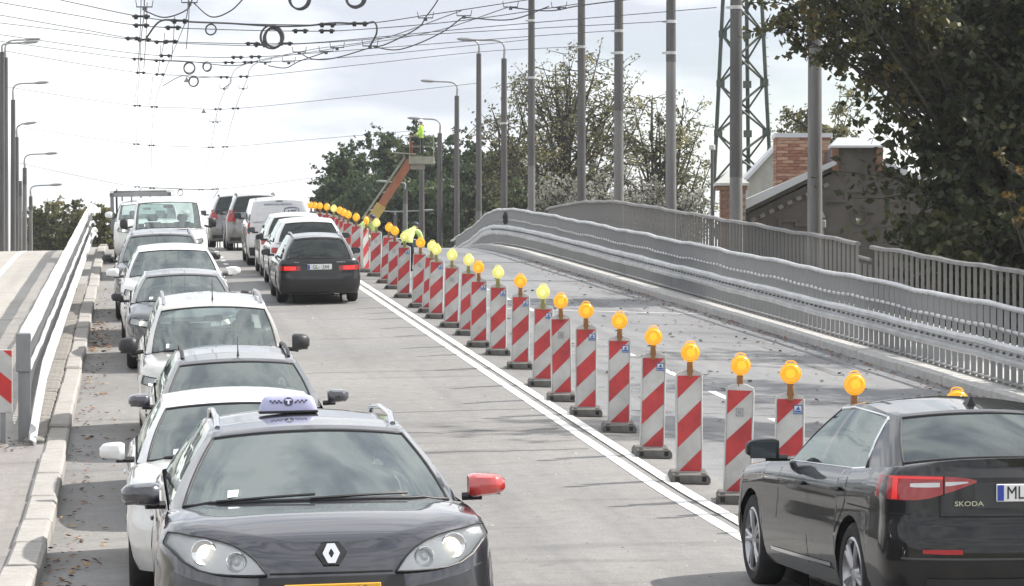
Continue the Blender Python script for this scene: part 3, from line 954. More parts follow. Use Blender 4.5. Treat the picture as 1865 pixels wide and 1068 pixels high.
    def centre_patch(s, name, y0, zlo, zhi, mat, parent, end='front', off=.006, n=12, rows=3, depth=.012):
        """a piece across the middle of the nose or tail, half width y0"""
        f = s.t_front if end == 'front' else s.t_rear
        ys = [y0 * i / n for i in range(n + 1)]
        lo = zlo if callable(zlo) else (lambda y: zlo); hi = zhi if callable(zhi) else (lambda y: zhi)
        F_ = []; B_ = []
        for y in [-q for q in ys[::-1][:-1]] + ys:
            t = f(abs(y)); sg = 1 if y >= 0 else -1
            F_.append([s.skin(t, lo(abs(y)) + (hi(abs(y)) - lo(abs(y))) * j / rows, off, sg) for j in range(rows + 1)])
            B_.append([s.skin(t, lo(abs(y)) + (hi(abs(y)) - lo(abs(y))) * j / rows, off - depth, sg) for j in range(rows + 1)])
        mb = MB(); mb.grid(F_)
        mb.grid([[F_[i][0], B_[i][0]] for i in range(len(F_))]); mb.grid([[F_[i][-1], B_[i][-1]] for i in range(len(F_))])
        mb.grid([F_[0], B_[0]]); mb.grid([F_[-1], B_[-1]])
        return mb.build(name, mat, parent, smooth=50, weld=True)
    def ribbon(s, name, pts, parent, mat=None, wdt=.010, off=.0025, both=True):
        """pts: (a, z) along the side"""
        mat = mat or M_gap
        for sg in ((1, -1) if both else (1,)):
            P_ = []
            for (p, q) in zip(pts, pts[1:]):
                for k in range(4): P_.append((p[0] + (q[0] - p[0]) * k / 4, p[1] + (q[1] - p[1]) * k / 4))
            P_.append(pts[-1]); G = []
            for i, (a, z) in enumerate(P_):
                a0, z0 = P_[max(i - 1, 0)]; a1, z1 = P_[min(i + 1, len(P_) - 1)]
                dx, dz = a1 - a0, z1 - z0; l_ = math.hypot(dx, dz) or 1
                nx, nz_ = -dz / l_ * wdt / 2, dx / l_ * wdt / 2
                G.append([s.skin(s.t_of_a(a + nx), z + nz_, off, sg), s.skin(s.t_of_a(a - nx), z - nz_, off, sg)])
            mb = MB(); mb.grid(G); mb.build(name, mat, parent)
    def doors(s, parent, paint, handle=None):
        b0 = s.z0 + .10
        f0 = s.aC + .38
        s.ribbon('door_gap', [(f0, b0 + .25), (f0 + .03, s.zs(f0) - .04)], parent)
        s.ribbon('door_gap', [(s.aB + .02, b0), (s.aB + .02, s.zs(s.aB) - .01)], parent)
        if s.kind != 'van':
            q = min(s.aQ + .05, s.wr - .02)
            s.ribbon('door_gap', [(s.wr - s.arch * .98, s.rw + .25), (s.wr - s.arch * .35, s.rw + s.arch + .1), (q, s.zs(q) - .02)], parent)
            s.ribbon('door_gap', [(f0, b0 + .02), (s.wr - s.arch - .06, b0 + .02)], parent)
        for a in ((s.aB - .16, s.aQ - .12) if s.kind != 'van' else (s.aB - .16,)):
            for sg in (1, -1):
                z = s.zs(a) - .13; c = s.skin(s.t_of_a(a), z, .018, sg)
                mb = MB(); mb.box(c, (.022, .19, .03), bev=.009); mb.build('door_handle', handle or paint, parent, smooth=40)
    def wheels(s, parent, rim=None, style=5, dark=False):
        rim = rim or (M_rimd if dark else M_rim); r = s.rw; wd = .215
        tm = MB(); ri = r - (.105 if r > .31 else .10)
        tm.lathe([(ri, -wd / 2 + .02), (ri + .012, -wd / 2 + .005), (r - .045, -wd / 2), (r - .012, -wd / 2 + .022), (r, -wd / 2 + .05), (r, wd / 2 - .05), (r - .012, wd / 2 - .022), (r - .045, wd / 2), (ri + .012, wd / 2 - .005), (ri, wd / 2 - .02)], 36, 'X', cap=False)
        tme = tm.mesh('wheel', M_tyre, smooth=35)
        rm = MB()
        rm.lathe([(ri + .004, wd / 2 - .012), (ri - .012, wd / 2 - .004), (ri - .022, wd / 2 - .02), (ri - .035, wd / 2 - .07), (ri - .04, -wd / 2 + .03)], 32, 'X', cap=False)
        for k in range(style):
            an = 2 * math.pi * k / style
            for da in ((-.14, .14) if style <= 5 else (0,)):
                p0 = Vector((wd / 2 - .035, .045 * math.cos(an), .045 * math.sin(an)))
                p1 = Vector((wd / 2 - .022, (ri - .02) * math.cos(an + da), (ri - .02) * math.sin(an + da)))
                rm.tube([p0, (p0 + p1) / 2 + Vector((.006, 0, 0)), p1], [.026, .02, .019], 6)
        rm.lathe([(.0, wd / 2 - .012), (.05, wd / 2 - .016), (.07, wd / 2 - .04), (.06, wd / 2 - .07)], 16, 'X', cap=False)
        rme = rm.mesh('rim', rim, smooth=40)
        dk = MB(); dk.lathe([(.001, .01), (ri - .03, .01)], 24, 'X', cap=False); dk.lathe([(.14, .03), (.14, .0)], 20, 'X'); dme = dk.mesh('brake', M_rimd)
        for aw in (s.wf, s.wr):
            for sg in (1, -1):
                o = link('wheel', tme, parent); o.location = s.lp(aw, sg * (s.hw - .125), r)
                o.rotation_euler = (random.uniform(0, 6), 0, 0 if sg > 0 else math.pi)
                link('rim', rme, o); link('brake', dme, o)
    def mirrors(s, parent, mat, mat2=None, out=.17, size=(.19, .13, .15), z=None, foot=M_plast):
        z = z or s.zs(s.aC + .5) + .08
        a = s.aC + .46
        for sg in (1, -1):
            mt = mat if (sg > 0 or mat2 is None) else mat2
            c = s.lp(a, sg * (s.hw + out * .55), z)
            mb = MB(); rows = []
            for k in range(9):            # housing: tapered shell, rounded outboard end
                f = k / 8; wv = -size[0] / 2 + size[0] * f
                tp = interp([(0, .80), (.08, .95), (.2, 1), (.6, 1), (.8, .94), (.92, .80), (1, .52)], f)
                hh = size[2] / 2 * tp * (1.06 - .22 * f); dd = size[1] * interp([(0, .75), (.2, 1), (.6, .95), (.9, .6), (1, .25)], f)
                ring = []
                for j in range(12):
                    an = 2 * math.pi * j / 12
                    yy = math.cos(an); zz = math.sin(an)
                    zz_ = (abs(zz) ** .5) * (1 if zz > 0 else -1)
                    ring.append((c.x + sg * wv, c.y + (-dd * abs(yy) ** .75 if yy < 0 else .02 * abs(yy) ** .5), c.z + hh * zz_ * (1.0 if zz > 0 else .86) + .10 * hh * f))
                rows.append(ring)
            mb.grid(rows, close=True)
            n0 = 0; mb.f.append(tuple(range(12))); mb.m.append(0); mb.f.append(tuple(range(8 * 12, 9 * 12))); mb.m.append(0)
            m_ = mb.build('mirror', mt, parent, smooth=50)
            q = MB(); q.box((c.x + sg * .0, c.y + .024, c.z), (size[0] * .8, .006, size[2] * .75), bev=.002); q.build('mirror_glass', M_mirror, m_)
            q = MB(); e = s.lp(a, sg * (s.hw - .07), z - .06); q.tube([e, Vector((c.x - sg * .03, c.y - .03, c.z - size[2] * .38))], .026, 6); q.build('mirror_foot', foot, m_)
    def interior(s, parent, rear=True):
        q = MB()
        q.box(s.lp(s.aC + .62, 0, s.zcw - .12), (s.W - .34, .5, .22), bev=.08)
        q.box(s.lp((s.aC + s.aT) / 2 + .2, 0, .45), (s.W - .3, s.aT - s.aC - .8, .06))
        q.box(s.lp(s.aC + .72, -.36 if False else .36, s.zcw + .0), (.34, .25, .10), bev=.04)
        q.build('dashboard', M_inter, parent, smooth=60)
        st = MB()
        ab = s.aC + 1.42; zt = min(s.H - .50, s.zbelt + .12)
        for y in (-.37, .37):
            st.box(s.lp(ab, y, zt - .32), (.48, .13, .68), rot=(rad(-14), 0, 0), bev=.05)
            st.box(s.lp(ab + .12, y, zt + .12), (.26, .09, .17), rot=(rad(-10), 0, 0), bev=.035)
            st.box(s.lp(ab - .28, y, .62), (.5, .5, .16), bev=.05)
        if rear:
            ar = min(s.aT - .45, s.aC + 2.42)
            st.box(s.lp(ar, 0, zt - .34), (s.W - .5, .14, .62), rot=(rad(-16), 0, 0), bev=.05)
            for y in (-.40, .40):
                st.box(s.lp(ar + .12, y, zt + .05), (.24, .08, .14), rot=(rad(-12), 0, 0), bev=.03)
        st.build('seats', M_seat, parent, smooth=60)
        sw = MB(); c = s.lp(s.aC + .92, .37, s.zcw + .0)
        ring = [c + Vector((.18 * math.cos(k / 16 * 2 * math.pi), .07 * math.sin(k / 16 * 2 * math.pi), .165 * math.sin(k / 16 * 2 * math.pi))) for k in range(17)]
        sw.tube(ring, .015, 6, cap=False); sw.tube([ring[0], ring[8]], .014, 6); sw.build('steering_wheel', M_plast, parent, smooth=60)
        mr = MB(); mr.box(s.lp(s.aH + .05, 0, s.H - .22), (.22, .03, .07), bev=.02); mr.build('interior_mirror', M_plast, parent, smooth=60)
    def rails(s, parent, mat=None, a0=None, a1=None, h=.045, y=None):
        mat = mat or M_chrome; a0 = a0 or s.aH + .28; a1 = a1 or s.aR - .25; y = y or s.yroof - .045
        zz = lambda a: s.zr(a) + s.crown * (1 - (y / s.yroof) ** 2)
        for sg in (1, -1):
            mb = MB(); pts = []
            for f in np.linspace(0, 1, 13):
                a = a0 + (a1 - a0) * f; lift = h * min(1, min(f, 1 - f) / .09) ** .6
                pts.append(s.lp(a, sg * y, zz(a) + lift - .004))
            mb.tube(pts, .019, 8); mb.build('roof_rail', mat, parent, smooth=60)
    def plate(s, parent, text, end='front', z=.45, mat=None, w_=.52, h=.11, tilt=0, sx=.92, align='CENTER'):
        mat = mat or M_plate
        t = 0 if end == 'front' else 3
        a = s.pt(t, z)[0]; sg = -1 if end == 'front' else 1
        o = MB(); o.box((0, 0, 0), (w_, .016, h), bev=.004)
        pl = o.build('number_plate', mat, parent, smooth=30); pl.location = s.lp(a + sg * .016, 0, z)
        if end != 'front': pl.rotation_euler = (0, 0, math.pi)
        q = MB(); q.box((-w_ / 2 + .025, -.0095, 0), (.042, .004, h - .012)); q.build('blue_band', M_blue, pl)
        me = text_mesh(text, h * 1.05, M_platel, .0012, .0, sx * .88, align)
        x = link('lettering', me, pl); x.rotation_euler = (rad(90), 0, 0); x.location = (.022 if align == 'CENTER' else -w_ / 2 + .062, -.0105, -.003)
        return pl
    def wiper(s, parent):
        mb = MB()
        for y0, y1 in ((-.05, .52), (-.58, -.02)):
            pts = []
            for k in range(7):
                f = k / 6; y = y0 + (y1 - y0) * f
                b = (s.aC + .26 * (abs(y) / (s.hw - .17)) ** 2, y)
                p = s.gpt((b[0], abs(y)), (s.aH, abs(y) * .75), .045 + .05 * f); pts.append(Vector((y, p.y - .014, p.z + .010)))
            mb.tube(pts, .008, 5)
        mb.build('wiper', M_plast, parent, smooth=60)
    def antenna(s, parent, a, y=0, h=.22, lean=.08):
        z = s.zr(a) + s.crown * (1 - (y / s.yroof) ** 2)
        mb = MB(); p = s.lp(a, y, z); mb.tube([p, p + Vector((0, lean * .2, .05)), p + Vector((0, lean, h))], [.014, .007, .003], 6)
        mb.build('antenna', M_plast, parent)
    def shark(s, parent, a, mat):
        z = s.zr(a) + s.crown
        mb = MB(); p = s.lp(a, 0, z - .01)
        mb.add([p + Vector(q) for q in ((-.03, -.08, 0), (.03, -.08, 0), (.03, .06, 0), (-.03, .06, 0), (0, .06, .075), (0, .02, .07))], [(0, 1, 2, 3), (0, 1, 5), (1, 2, 4, 5), (2, 3, 4), (3, 0, 5, 4)])
        mb.build('antenna', mat, parent, smooth=70)
    def sticker(s, parent, y=-.52):
        b = (s.aC + .26 * (abs(y) / (s.hw - .17)) ** 2, abs(y)); tt = (s.aH + .04, abs(y) * .8)
        mb = MB(); G = []
        for k in (0, 1):
            row = []
            for h in (.10, .19):
                bb = (b[0], b[1] - k * .08); t2 = (tt[0], tt[1] - k * .075); p = s.gpt(bb, t2, h); row.append(Vector((-p.x if y < 0 else p.x, p.y - .008, p.z + .006)))
            G.append(row)
        mb.grid(G); mb.build('windscreen_sticker', M_paper, parent)
    def headlamp(s, parent, ts, zlo, zhi, lit=True, bowls=((.5, .5, .055),), drl=False):
        """bowls: (fraction along, fraction up, radius)"""
        for sg in (1, -1):
            n = len(ts); rows = 5
            mb = MB()
            F_ = [[s.skin(ts[i], zlo[i] + (zhi[i] - zlo[i]) * j / rows, .003, sg) for j in range(rows + 1)] for i in range(n)]
            mb.grid(F_)
            lamp = mb.build('headlight', M_reflect, parent, smooth=60)
            mb = MB()
            F2 = [[s.skin(ts[i], zlo[i] + (zhi[i] - zlo[i]) * j / rows, .024, sg) for j in range(rows + 1)] for i in range(n)]
            mb.grid(F2); mb.build('lens', M_lens, lamp, smooth=60)
            mb = MB()
            for G1, G2 in (([r[0] for r in F_], [r[0] for r in F2]), ([r[-1] for r in F_], [r[-1] for r in F2]), (F_[0], F2[0]), (F_[-1], F2[-1])):
                mb.grid([G1, G2])
            mb.tube([r[0] for r in F2] + F2[-1][1:] + [r[-1] for r in F2][::-1][1:] + F2[0][::-1][1:], .005, 5)
            mb.build('lamp_trim', M_plast, lamp, smooth=60)
            for bi, (fa, fz, br) in enumerate(bowls):
                t = np.interp(fa * (n - 1), range(n), ts); zl = np.interp(fa * (n - 1), range(n), zlo); zh = np.interp(fa * (n - 1), range(n), zhi)
                c = s.skin(t, zl + (zh - zl) * fz, .012, sg); na, ny = s.normal(t)
                mb = MB(); mb.lathe([(br * .28, .012), (br * .62, .007), (br * .92, -.004), (br, -.008), (br * 1.08, -.002)], 20, 'Y', cap=False)
                o = mb.build('reflector_bowl', M_chrome, lamp, smooth=60); o.location = c
                o.rotation_euler = (rad(-4), 0, math.atan2(sg * ny * .35, -na) if False else sg * .18)
                mb = MB(); mb.lathe([(0, -.004), (br * .40, .001), (br * .46, .006), (br * .40, .012)], 16, 'Y')
                q = mb.build('bulb', M_bulb if (lit and (bi == 0)) else M_reflect, o, smooth=60)
            if drl:
                mb = MB(); mb.grid([[r[0] * .75 + r[1] * .25 + Vector((0, -.03, 0)), r[1] * .9 + r[2] * .1 + Vector((0, -.03, 0))] for r in F_[1:-1]]); mb.build('light_strip', M_drl, lamp)
    def disc(s, name, parent, mat, r, end, z, y=0, th=.012, n=24):
        t = s.t_front(abs(y)) if end == 'front' else s.t_rear(abs(y)); p = s.skin(t, z, .006, 1 if y >= 0 else -1)
        mb = MB(); sg = -1 if end == 'front' else 1
        mb.lathe([(r, 0), (r, sg * th * .7), (r * .9, sg * th), (0, sg * th)], n, 'Y')
        o = mb.build(name, mat, parent, smooth=40); o.location = p; return o
    def root(s, name, label, u, v, away=False, cat='car', yaw=0.0, dz=0, group=None):
        """u: along the road of the end nearest the camera"""
        um = u + s.L / 2; rz = TH + (math.pi if away else 0) + yaw
        sl = math.atan(slope(um)); cr = .02 if v < 5.5 else 0
        p = R(um, v, dz)
        z = (zroad(um - 1.4, v) + zroad(um + 1.4, v)) / 2 + dz
        o = thing(name, label, cat, (p.x, p.y, z), ((-sl if away else sl), (math.atan(cr) if away else -math.atan(cr)), rz), group)
        return o

def letters(parent, txt, size, mat, loc, face='rear', sx=1.0, name='lettering', bold=.0, tilt=0):
    me = text_mesh(txt, size, mat, .0015, bold, sx)
    o = link(name, me, parent); o.location = loc
    o.rotation_euler = (rad(90) + tilt, 0, math.pi if face == 'rear' else 0)
    return o
# ------------------------------------------------------------------ the cars in the photograph
random.seed(11)
def wedge(c, lat, a=None):
    return [c.t_front(y) for y in lat]

# ---- taxi estate, nearest
c = Car(dict(L=4.75, W=1.88, H=1.46, wf=.98, wr=3.72, rw=.33, aC=1.02, aH=2.0, aB=2.55, aQ=3.65, aR=4.28, aT=4.62,
             fb=.70, zcw=.985, zbelt=.98, hoodc=.05, topin_f=.13, yroof=.58,
             zs_pts=[(0, .755), (.05, .82), (.2, .885), (.45, .93), (1.02, .965), (1.5, .965), (3.6, 1.0), (4.75, 1.03)]))
pt_taxi = paint_mat('dark_violet_grey', (.030, .030, .042), .5, .3)
r = c.root('taxi', 'dark grey taxi estate with red wing mirror and white roof sign', 16.2, 1.10)
c.make_body(pt_taxi, r, glass=glassy('taxi_windscreen', (.84, .93, .90), 2.9, 0, .06))
c.doors(r, pt_taxi); c.wheels(r); c.interior(r); c.wiper(r); c.rails(r, M_chrome, h=.05); c.sticker(r)
c.mirrors(r, paint_mat('mirror_red', (.50, .018, .016), 0, .3), pt_taxi, out=.13, size=(.22, .15, .15))
c.headlamp(r, [c.t_front(y) for y in (.36, .415, .475, .555, .64, .725, .80, .86, .905)], [.692, .690, .690, .692, .698, .715, .755, .81, .845],
           [.700, .765, .812, .850, .872, .887, .895, .905, .905], True, ((.60, .56, .066), (.33, .47, .052)))
c.centre_patch('grille', .40, .60, .675, M_plast, r, off=.004)
c.centre_patch('bonnet_gap', .34, .690, .699, M_gap, r, off=.004)
c.patch('bumper', [c.t_front(y) for y in (.02, .2, .4, .6, .75, .85)] + [.93, 1.0], [.23] * 8, [.585, .59, .60, .63, .66, .69, .72, .74], principled('bumper_dark', (.014, .014, .017), .3, 0, .6), r, off=.010)
c.centre_patch('lower_grille', .52, .27, .42, M_gap, r, off=.014)
c.ribbon('sill_trim', [(1.4, .30), (3.3, .30)], r, M_plast, .05, .006)
c.plate(r, 'TQ-7048', 'front', .585, M_platey)
# diamond emblem on a dark shield
p = c.skin(0, .80, .012)
def diamond(hw, hh, cut=.35): return [(-hw, hh * .2), (-hw * cut, hh), (hw * cut, hh), (hw, hh * .2), (hw, -hh * .2), (hw * cut, -hh), (-hw * cut, -hh), (-hw, -hh * .2)]
mb = MB(); mb.prism([(-.085, .012), (-.05, .062), (.05, .062), (.085, .012), (.042, -.062), (-.042, -.062)], -.006, .03, 'Y'); em = mb.build('emblem', M_plast, r); em.location = (p.x, p.y - .004, .792); em.rotation_euler = (rad(-24), 0, 0)
mb = MB()
out = [(-.047, .0), (-.02, .056), (.02, .056), (.047, .0), (.02, -.056), (-.02, -.056)]; inn = [(-.015, 0), (-.003, .024), (.003, .024), (.015, 0), (.003, -.024), (-.003, -.024)]
for i in range(6):
    j = (i + 1) % 6; q = [out[i], out[j], inn[j], inn[i]]; mb.prism(q, -.016, -.004, 'Y')
mb.build('emblem_diamond', M_chrome, em)
# roof sign
sgm = principled('roof_sign_shell', (.46, .46, .66), .4, 0, .2)
mb = MB(); G = []
for (z, hw, hd) in ((0, .205, .075), (.02, .205, .075), (.085, .185, .055), (.11, .165, .042), (.122, .13, .025)):
    n = 20; row = []
    for k in range(n):
        an = 2 * math.pi * k / n; cx_, sy = math.cos(an), math.sin(an)
        row.append((hw * abs(cx_) ** .4 * (1 if cx_ > 0 else -1), hd * abs(sy) ** .55 * (1 if sy > 0 else -1), z))
    G.append(row)
mb.grid(G, close=True); mb.f.append(tuple(range(20))); mb.m.append(0); mb.f.append(tuple(range(80, 100))); mb.m.append(0)
sg_ = mb.build('roof_sign', sgm, r, smooth=50); a0 = 2.72; sg_.location = c.lp(a0, -.08, c.zr(a0) + c.crown + .018); sg_.scale = (.88, .88, .80)
mb = MB(); mb.box((0, 0, -.009), (.42, .16, .022), bev=.006); mb.build('sign_base', M_plast, sg_)
dk = principled('sign_print', (.06, .06, .11), .5)
def sgn_y(z): return -.0765 + max(0, z - .02) / .065 * .02 - .001
for side in (-1, 1):
    mb = MB()
    for i in range(6):
        for j in range(2):
            if (i + j) % 2: continue
            x = side * (.052 + i * .0148); z = .066 + j * .0125
            mb.box((x, sgn_y(z) - .002, z), (.0148, .004, .0125))
    mb.build('checker_band', dk, sg_)
mb = MB(); mb.lathe([(.0, -.002), (.034, -.002), (.034, .003), (0, .003)], 24, 'Y'); o = mb.build('sign_disc', dk, sg_); o.location = (0, sgn_y(.072) - .004, .072); o.rotation_euler = (rad(-16), 0, 0)
mb = MB(); mb.box((0, -.004, .012), (.042, .004, .011)); mb.box((0, -.004, -.006), (.012, .004, .034)); mb.build('letter_t', principled('sign_white', (.85, .85, .95), .5), o)
TAXI = (c, r)
DRIVERS = []

# ---- black saloon leaving at right edge
c = Car(dict(L=4.86, W=1.86, H=1.485, wf=.93, wr=3.77, rw=.345, aC=1.38, aH=2.22, aB=2.62, aQ=3.55, aR=3.62, aT=4.50, arch=.385, kind='sedan',
             fb=.62, rb=.40, zcw=1.0, zbelt=1.0, zrear=1.10, deckc=.055, topin_r=.09, yroof=.575,
             zs_pts=[(0, .76), (.3, .86), (1.3, .96), (1.9, .985), (3.5, 1.02), (4.2, 1.07), (4.6, 1.095), (4.86, 1.10)]))
pt_s = paint_mat('saloon_black', (.004, .004, .005), .0, .4, (.10, .006)); pt_s.node_tree.nodes['Principled BSDF'].inputs['Coat IOR'].default_value = 1.45
r = c.root('saloon_car', 'black saloon driving away, cut by the right edge of the picture', 18.4, 5.60, True, yaw=.027)
c.make_body(pt_s, r, glass=glassy('saloon_glass', (.34, .38, .38), 2.05, 0, .05), back_tint=glassy('saloon_rear_glass', (.16, .19, .22), 1.9, 0, .03))
c.doors(r, pt_s, M_plast); c.wheels(r); c.interior(r)
c.mirrors(r, M_plast, out=.21, size=(.24, .15, .16))
c.shark(r, 3.42, M_plast)
tl = lambda ys: [c.t_rear(y) for y in ys]
lat = (.385, .44, .52, .60, .68, .76, .83, .875, .905)
tsr = tl(lat) + [1.985]
for o in c.patch('tail_light', tsr, [1.005, .985, .955, .93, .905, .893, .890, .890, .893, .90], [1.018, 1.03, 1.038, 1.042, 1.045, 1.046, 1.046, 1.044, 1.042, 1.038], principled('tail_lens_deep', (.16, .008, .01), .12, 0, .8, (.8, .02, .02), .10), r, off=.008): o['label'] = 'red rear lamp with white inner strip'
c.patch('tail_light_bar', tl((.60, .68, .76, .83, .875, .905)), [1.025] * 6, [1.040] * 6, principled('tail_bar', (.42, .012, .012), .2, 0, .6, (1, .03, .025), .30), r, off=.012, rows=1)
c.patch('tail_light_bar', tl((.868, .880, .892)), [.897] * 3, [1.026] * 3, principled('tail_bar', (.42, .012, .012), .2, 0, .6, (1, .03, .025), .30), r, off=.012, rows=2)
c.patch('reversing_lens', tl((.44, .50, .55, .585)), [1.002, .992, .984, .982], [1.010, 1.010, 1.009, 1.008], principled('clear_lens', (.55, .54, .55), .15, .5, .5), r, off=.011, rows=1)
c.patch('reversing_lens', tl((.62, .67, .72, .77, .80)), [.976, .974, .973, .973, .975], [1.004, 1.003, 1.001, .999, .996], principled('clear_lens', (.55, .54, .55), .15, .5, .5), r, off=.011, rows=1)
c.patch('lamp_gap', tl((.590, .600)), [.92, .92], [1.045, 1.045], M_gap, r, off=.013, rows=1)
c.patch('reflector', tl((.48, .60, .72)), [.555, .555, .56], [.585, .585, .583], principled('red_reflector', (.30, .01, .015), .25, 0, .4, (.6, .01, .02), .06), r, off=.007, rows=1)
c.centre_patch('boot_recess', .40, .845, 1.005, principled('recess_black', (.009, .009, .010), .4, 0, .5), r, 'rear', off=.004)
c.centre_patch('boot_gap', .62, .785, .795, M_gap, r, 'rear', off=.004)
c.centre_patch('diffuser', .70, .22, .40, M_plast, r, 'rear', off=.008)
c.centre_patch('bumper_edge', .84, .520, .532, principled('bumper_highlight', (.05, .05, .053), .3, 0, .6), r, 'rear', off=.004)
c.plate(r, 'ML-', 'rear', .940, align='LEFT')
p = c.skin(c.t_rear(.43), .885, .01); letters(r, 'SKODA', .042, M_chrome, (.435, p.y + .008, .872), sx=1.35, bold=.001)
em = c.disc('badge', r, M_chrome, .042, 'rear', 1.095); em.rotation_euler = (rad(18), 0, 0)
mb = MB(); mb.lathe([(.033, .013), (.033, .0145), (0, .0145)], 20, 'Y'); q = mb.build('badge_face', M_rimd, em)
mb = MB(); mb.tube([(-.02, .015, -.018), (-.004, .017, .0), (.02, .015, .016)], [.004, .008, .004], 6); mb.tube([(-.012, .015, .012), (.016, .015, -.01)], .004, 5); mb.build('badge_wing', M_chrome, em)
# bright frame round the side glass, lower sill trim, slots of reflected light are left to the renderer
C_ = c.columns(); hs = [0, .25, .5, .75, 1]
for sg in (1, -1):
    i0 = 2; i1 = 7
    base = [c.gpt(C_[i][1], C_[i][2], .03) for i in range(i0, i1 + 1)]; topp = [c.gpt(C_[i][1], C_[i][2], .945) for i in range(i0, i1 + 1)]
    rear_ = [c.gpt(C_[i1][1], C_[i1][2], h) for h in (.03, .25, .5, .75, .9, .945)]
    pts = base + rear_[1:-1] + topp[::-1]
    pts = [Vector((sg * (p_.x + .004), p_.y, p_.z)) for p_ in pts]
    mb = MB(); mb.tube(pts, .010, 6); mb.build('window_trim', M_chrome, r, smooth=60)
c.ribbon('sill_trim', [(1.55, .335), (2.4, .345), (3.25, .36)], r, M_chrome, .025, .006)
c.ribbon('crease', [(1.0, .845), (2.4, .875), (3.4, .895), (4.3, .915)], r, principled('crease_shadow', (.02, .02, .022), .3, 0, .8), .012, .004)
for (y0_, z0_, z1_) in ((.62, .79, 1.10),):
    c.patch('boot_gap', tl((y0_ - .005, y0_ + .005)), [z0_] * 2, [z1_] * 2, M_gap, r, off=.005, rows=3)
c.patch('bumper_gap', [1.80, 1.86, 1.92, 1.98] + tl((.90, .86, .80)), [.80, .80, .80, .80, .80, .80, .80], [.808] * 7, M_gap, r, off=.004, rows=1)
exh = MB(); exh.box(c.lp(4.80, 0, .30), (.2, .1, .05)); exh.build('exhaust', M_rimd, r)

# ---- white saloon behind the taxi
WHITE = paint_mat('white', (.72, .72, .71), 0, .35)
c = Car(dict(L=4.25, W=1.76, H=1.42, wf=.86, wr=3.45, rw=.31, aC=1.0, aH=1.85, aB=2.3, aQ=3.3, aR=3.85, aT=4.12, yroof=.57, zcw=.93, zbelt=.93,
             zs_pts=[(0, .70), (.15, .79), (.4, .86), (1.0, .91), (1.5, .92), (3.4, .96), (4.25, .98)]))
r = c.root('hatchback_car', 'white hatchback directly behind the taxi', 21.75, .87)
DRIVERS.append((c, r, 'driver of the white hatchback behind the taxi'))
c.make_body(WHITE, r); c.doors(r, WHITE); c.wheels(r, style=7); c.interior(r); c.wiper(r); c.sticker(r)
c.mirrors(r, WHITE, out=.17)
c.headlamp(r, [c.t_front(y) for y in (.42, .5, .58, .66, .74, .81)], [.63, .63, .64, .66, .69, .73], [.70, .745, .77, .79, .805, .815], True, ((.6, .5, .05),))
c.centre_patch('grille', .42, .58, .68, M_plast, r); c.centre_patch('lower_grille', .5, .28, .42, M_plast, r); c.plate(r, 'KV-5312', 'front', .46) if False else c.plate(r, ' ', 'front', .46)

# ---- black estate
def front_std(c, r, zl, lat=(.40, .48, .56, .64, .72, .79, .84), lit=True, grille=.40, drl=False):
    n = len(lat)
    lo = [zl + .055 * (i / (n - 1)) ** 1.5 for i in range(n)]; hi = [zl + .07 + .075 * (i / (n - 1)) ** .8 for i in range(n)]
    c.headlamp(r, [c.t_front(y) for y in lat], lo, hi, lit, ((.58, .5, .05), (.28, .45, .04)), drl)
    c.centre_patch('grille', grille, zl - .01, zl + .085, M_plast, r)
    for k in range(3):
        z = zl + .01 + k * .028; c.centre_patch('grille_bar', grille * .96, z, z + .008, M_chrome if k == 2 else M_rimd, r, off=.011)
    c.centre_patch('lower_grille', .52, .26, .41, M_plast, r)
    for sg in (1, -1):
        pass
    c.plate(r, ' ', 'front', .46)
pt_b = paint_mat('estate_black', (.05, .05, .055), .5, .3)
c = Car(dict(L=4.5, W=1.74, H=1.46, wf=.88, wr=3.55, rw=.32, aC=1.05, aH=1.95, aB=2.45, aQ=3.45, aR=4.05, aT=4.36, yroof=.56))
r = c.root('estate_car', 'black estate car with roof rails behind the white hatchback', 27.3, 1.06)
DRIVERS.append((c, r, 'driver of the black estate in the queue'))
c.make_body(pt_b, r); c.doors(r, pt_b); c.wheels(r); c.interior(r); c.wiper(r); c.rails(r, M_plast); c.mirrors(r, paint_mat('mirror_violet', (.035, .033, .05), .4, .3), out=.13, size=(.20, .14, .14))
c.antenna(r, 2.1, .02, .18); front_std(c, r, .66)

# ---- beige high roofed car with roof rails
pt_d = paint_mat('champagne_silver', (.58, .565, .535), .4, .3)
c = Car(dict(L=4.5, W=1.76, H=1.66, wf=.84, wr=3.6, rw=.33, aC=1.0, aH=1.72, aB=2.2, aQ=3.3, aR=4.25, aT=4.42, yroof=.61, zf=.86, zcw=1.10, zbelt=1.09, zrear=1.12, crown=.06, fb=.58,
             zs_pts=[(0, .86), (.12, .94), (.4, 1.0), (1.0, 1.055), (1.5, 1.075), (3.4, 1.10), (4.5, 1.12)]))
r = c.root('van_car', 'beige silver high-roofed car with black mirrors and roof rails', 33.4, 1.0)
DRIVERS.append((c, r, 'driver of the beige high-roofed car'))
c.make_body(pt_d, r); c.doors(r, pt_d, M_plast); c.wheels(r, dark=True); c.interior(r); c.wiper(r); c.rails(r, M_rim, h=.06); c.sticker(r, -.56)
c.mirrors(r, M_plast, out=.20, size=(.20, .13, .21)); c.antenna(r, 1.95, 0, .24, .05)
front_std(c, r, .76, drl=True); c.centre_patch('bumper', .80, .24, .55, M_plast, r, off=.010, rows=4)
mb = MB(); mb.tube([c.lp(1.85, .14, 1.38), c.lp(1.85, .14, 1.30)], .004, 5); mb.lathe([(0, -.03), (.03, -.01), (.03, .02), (0, .03)], 10, 'Z', c.lp(1.85, .14, 1.28)); mb.build('hanging_charm', principled('charm_yellow', (.75, .6, .2), .5), r)

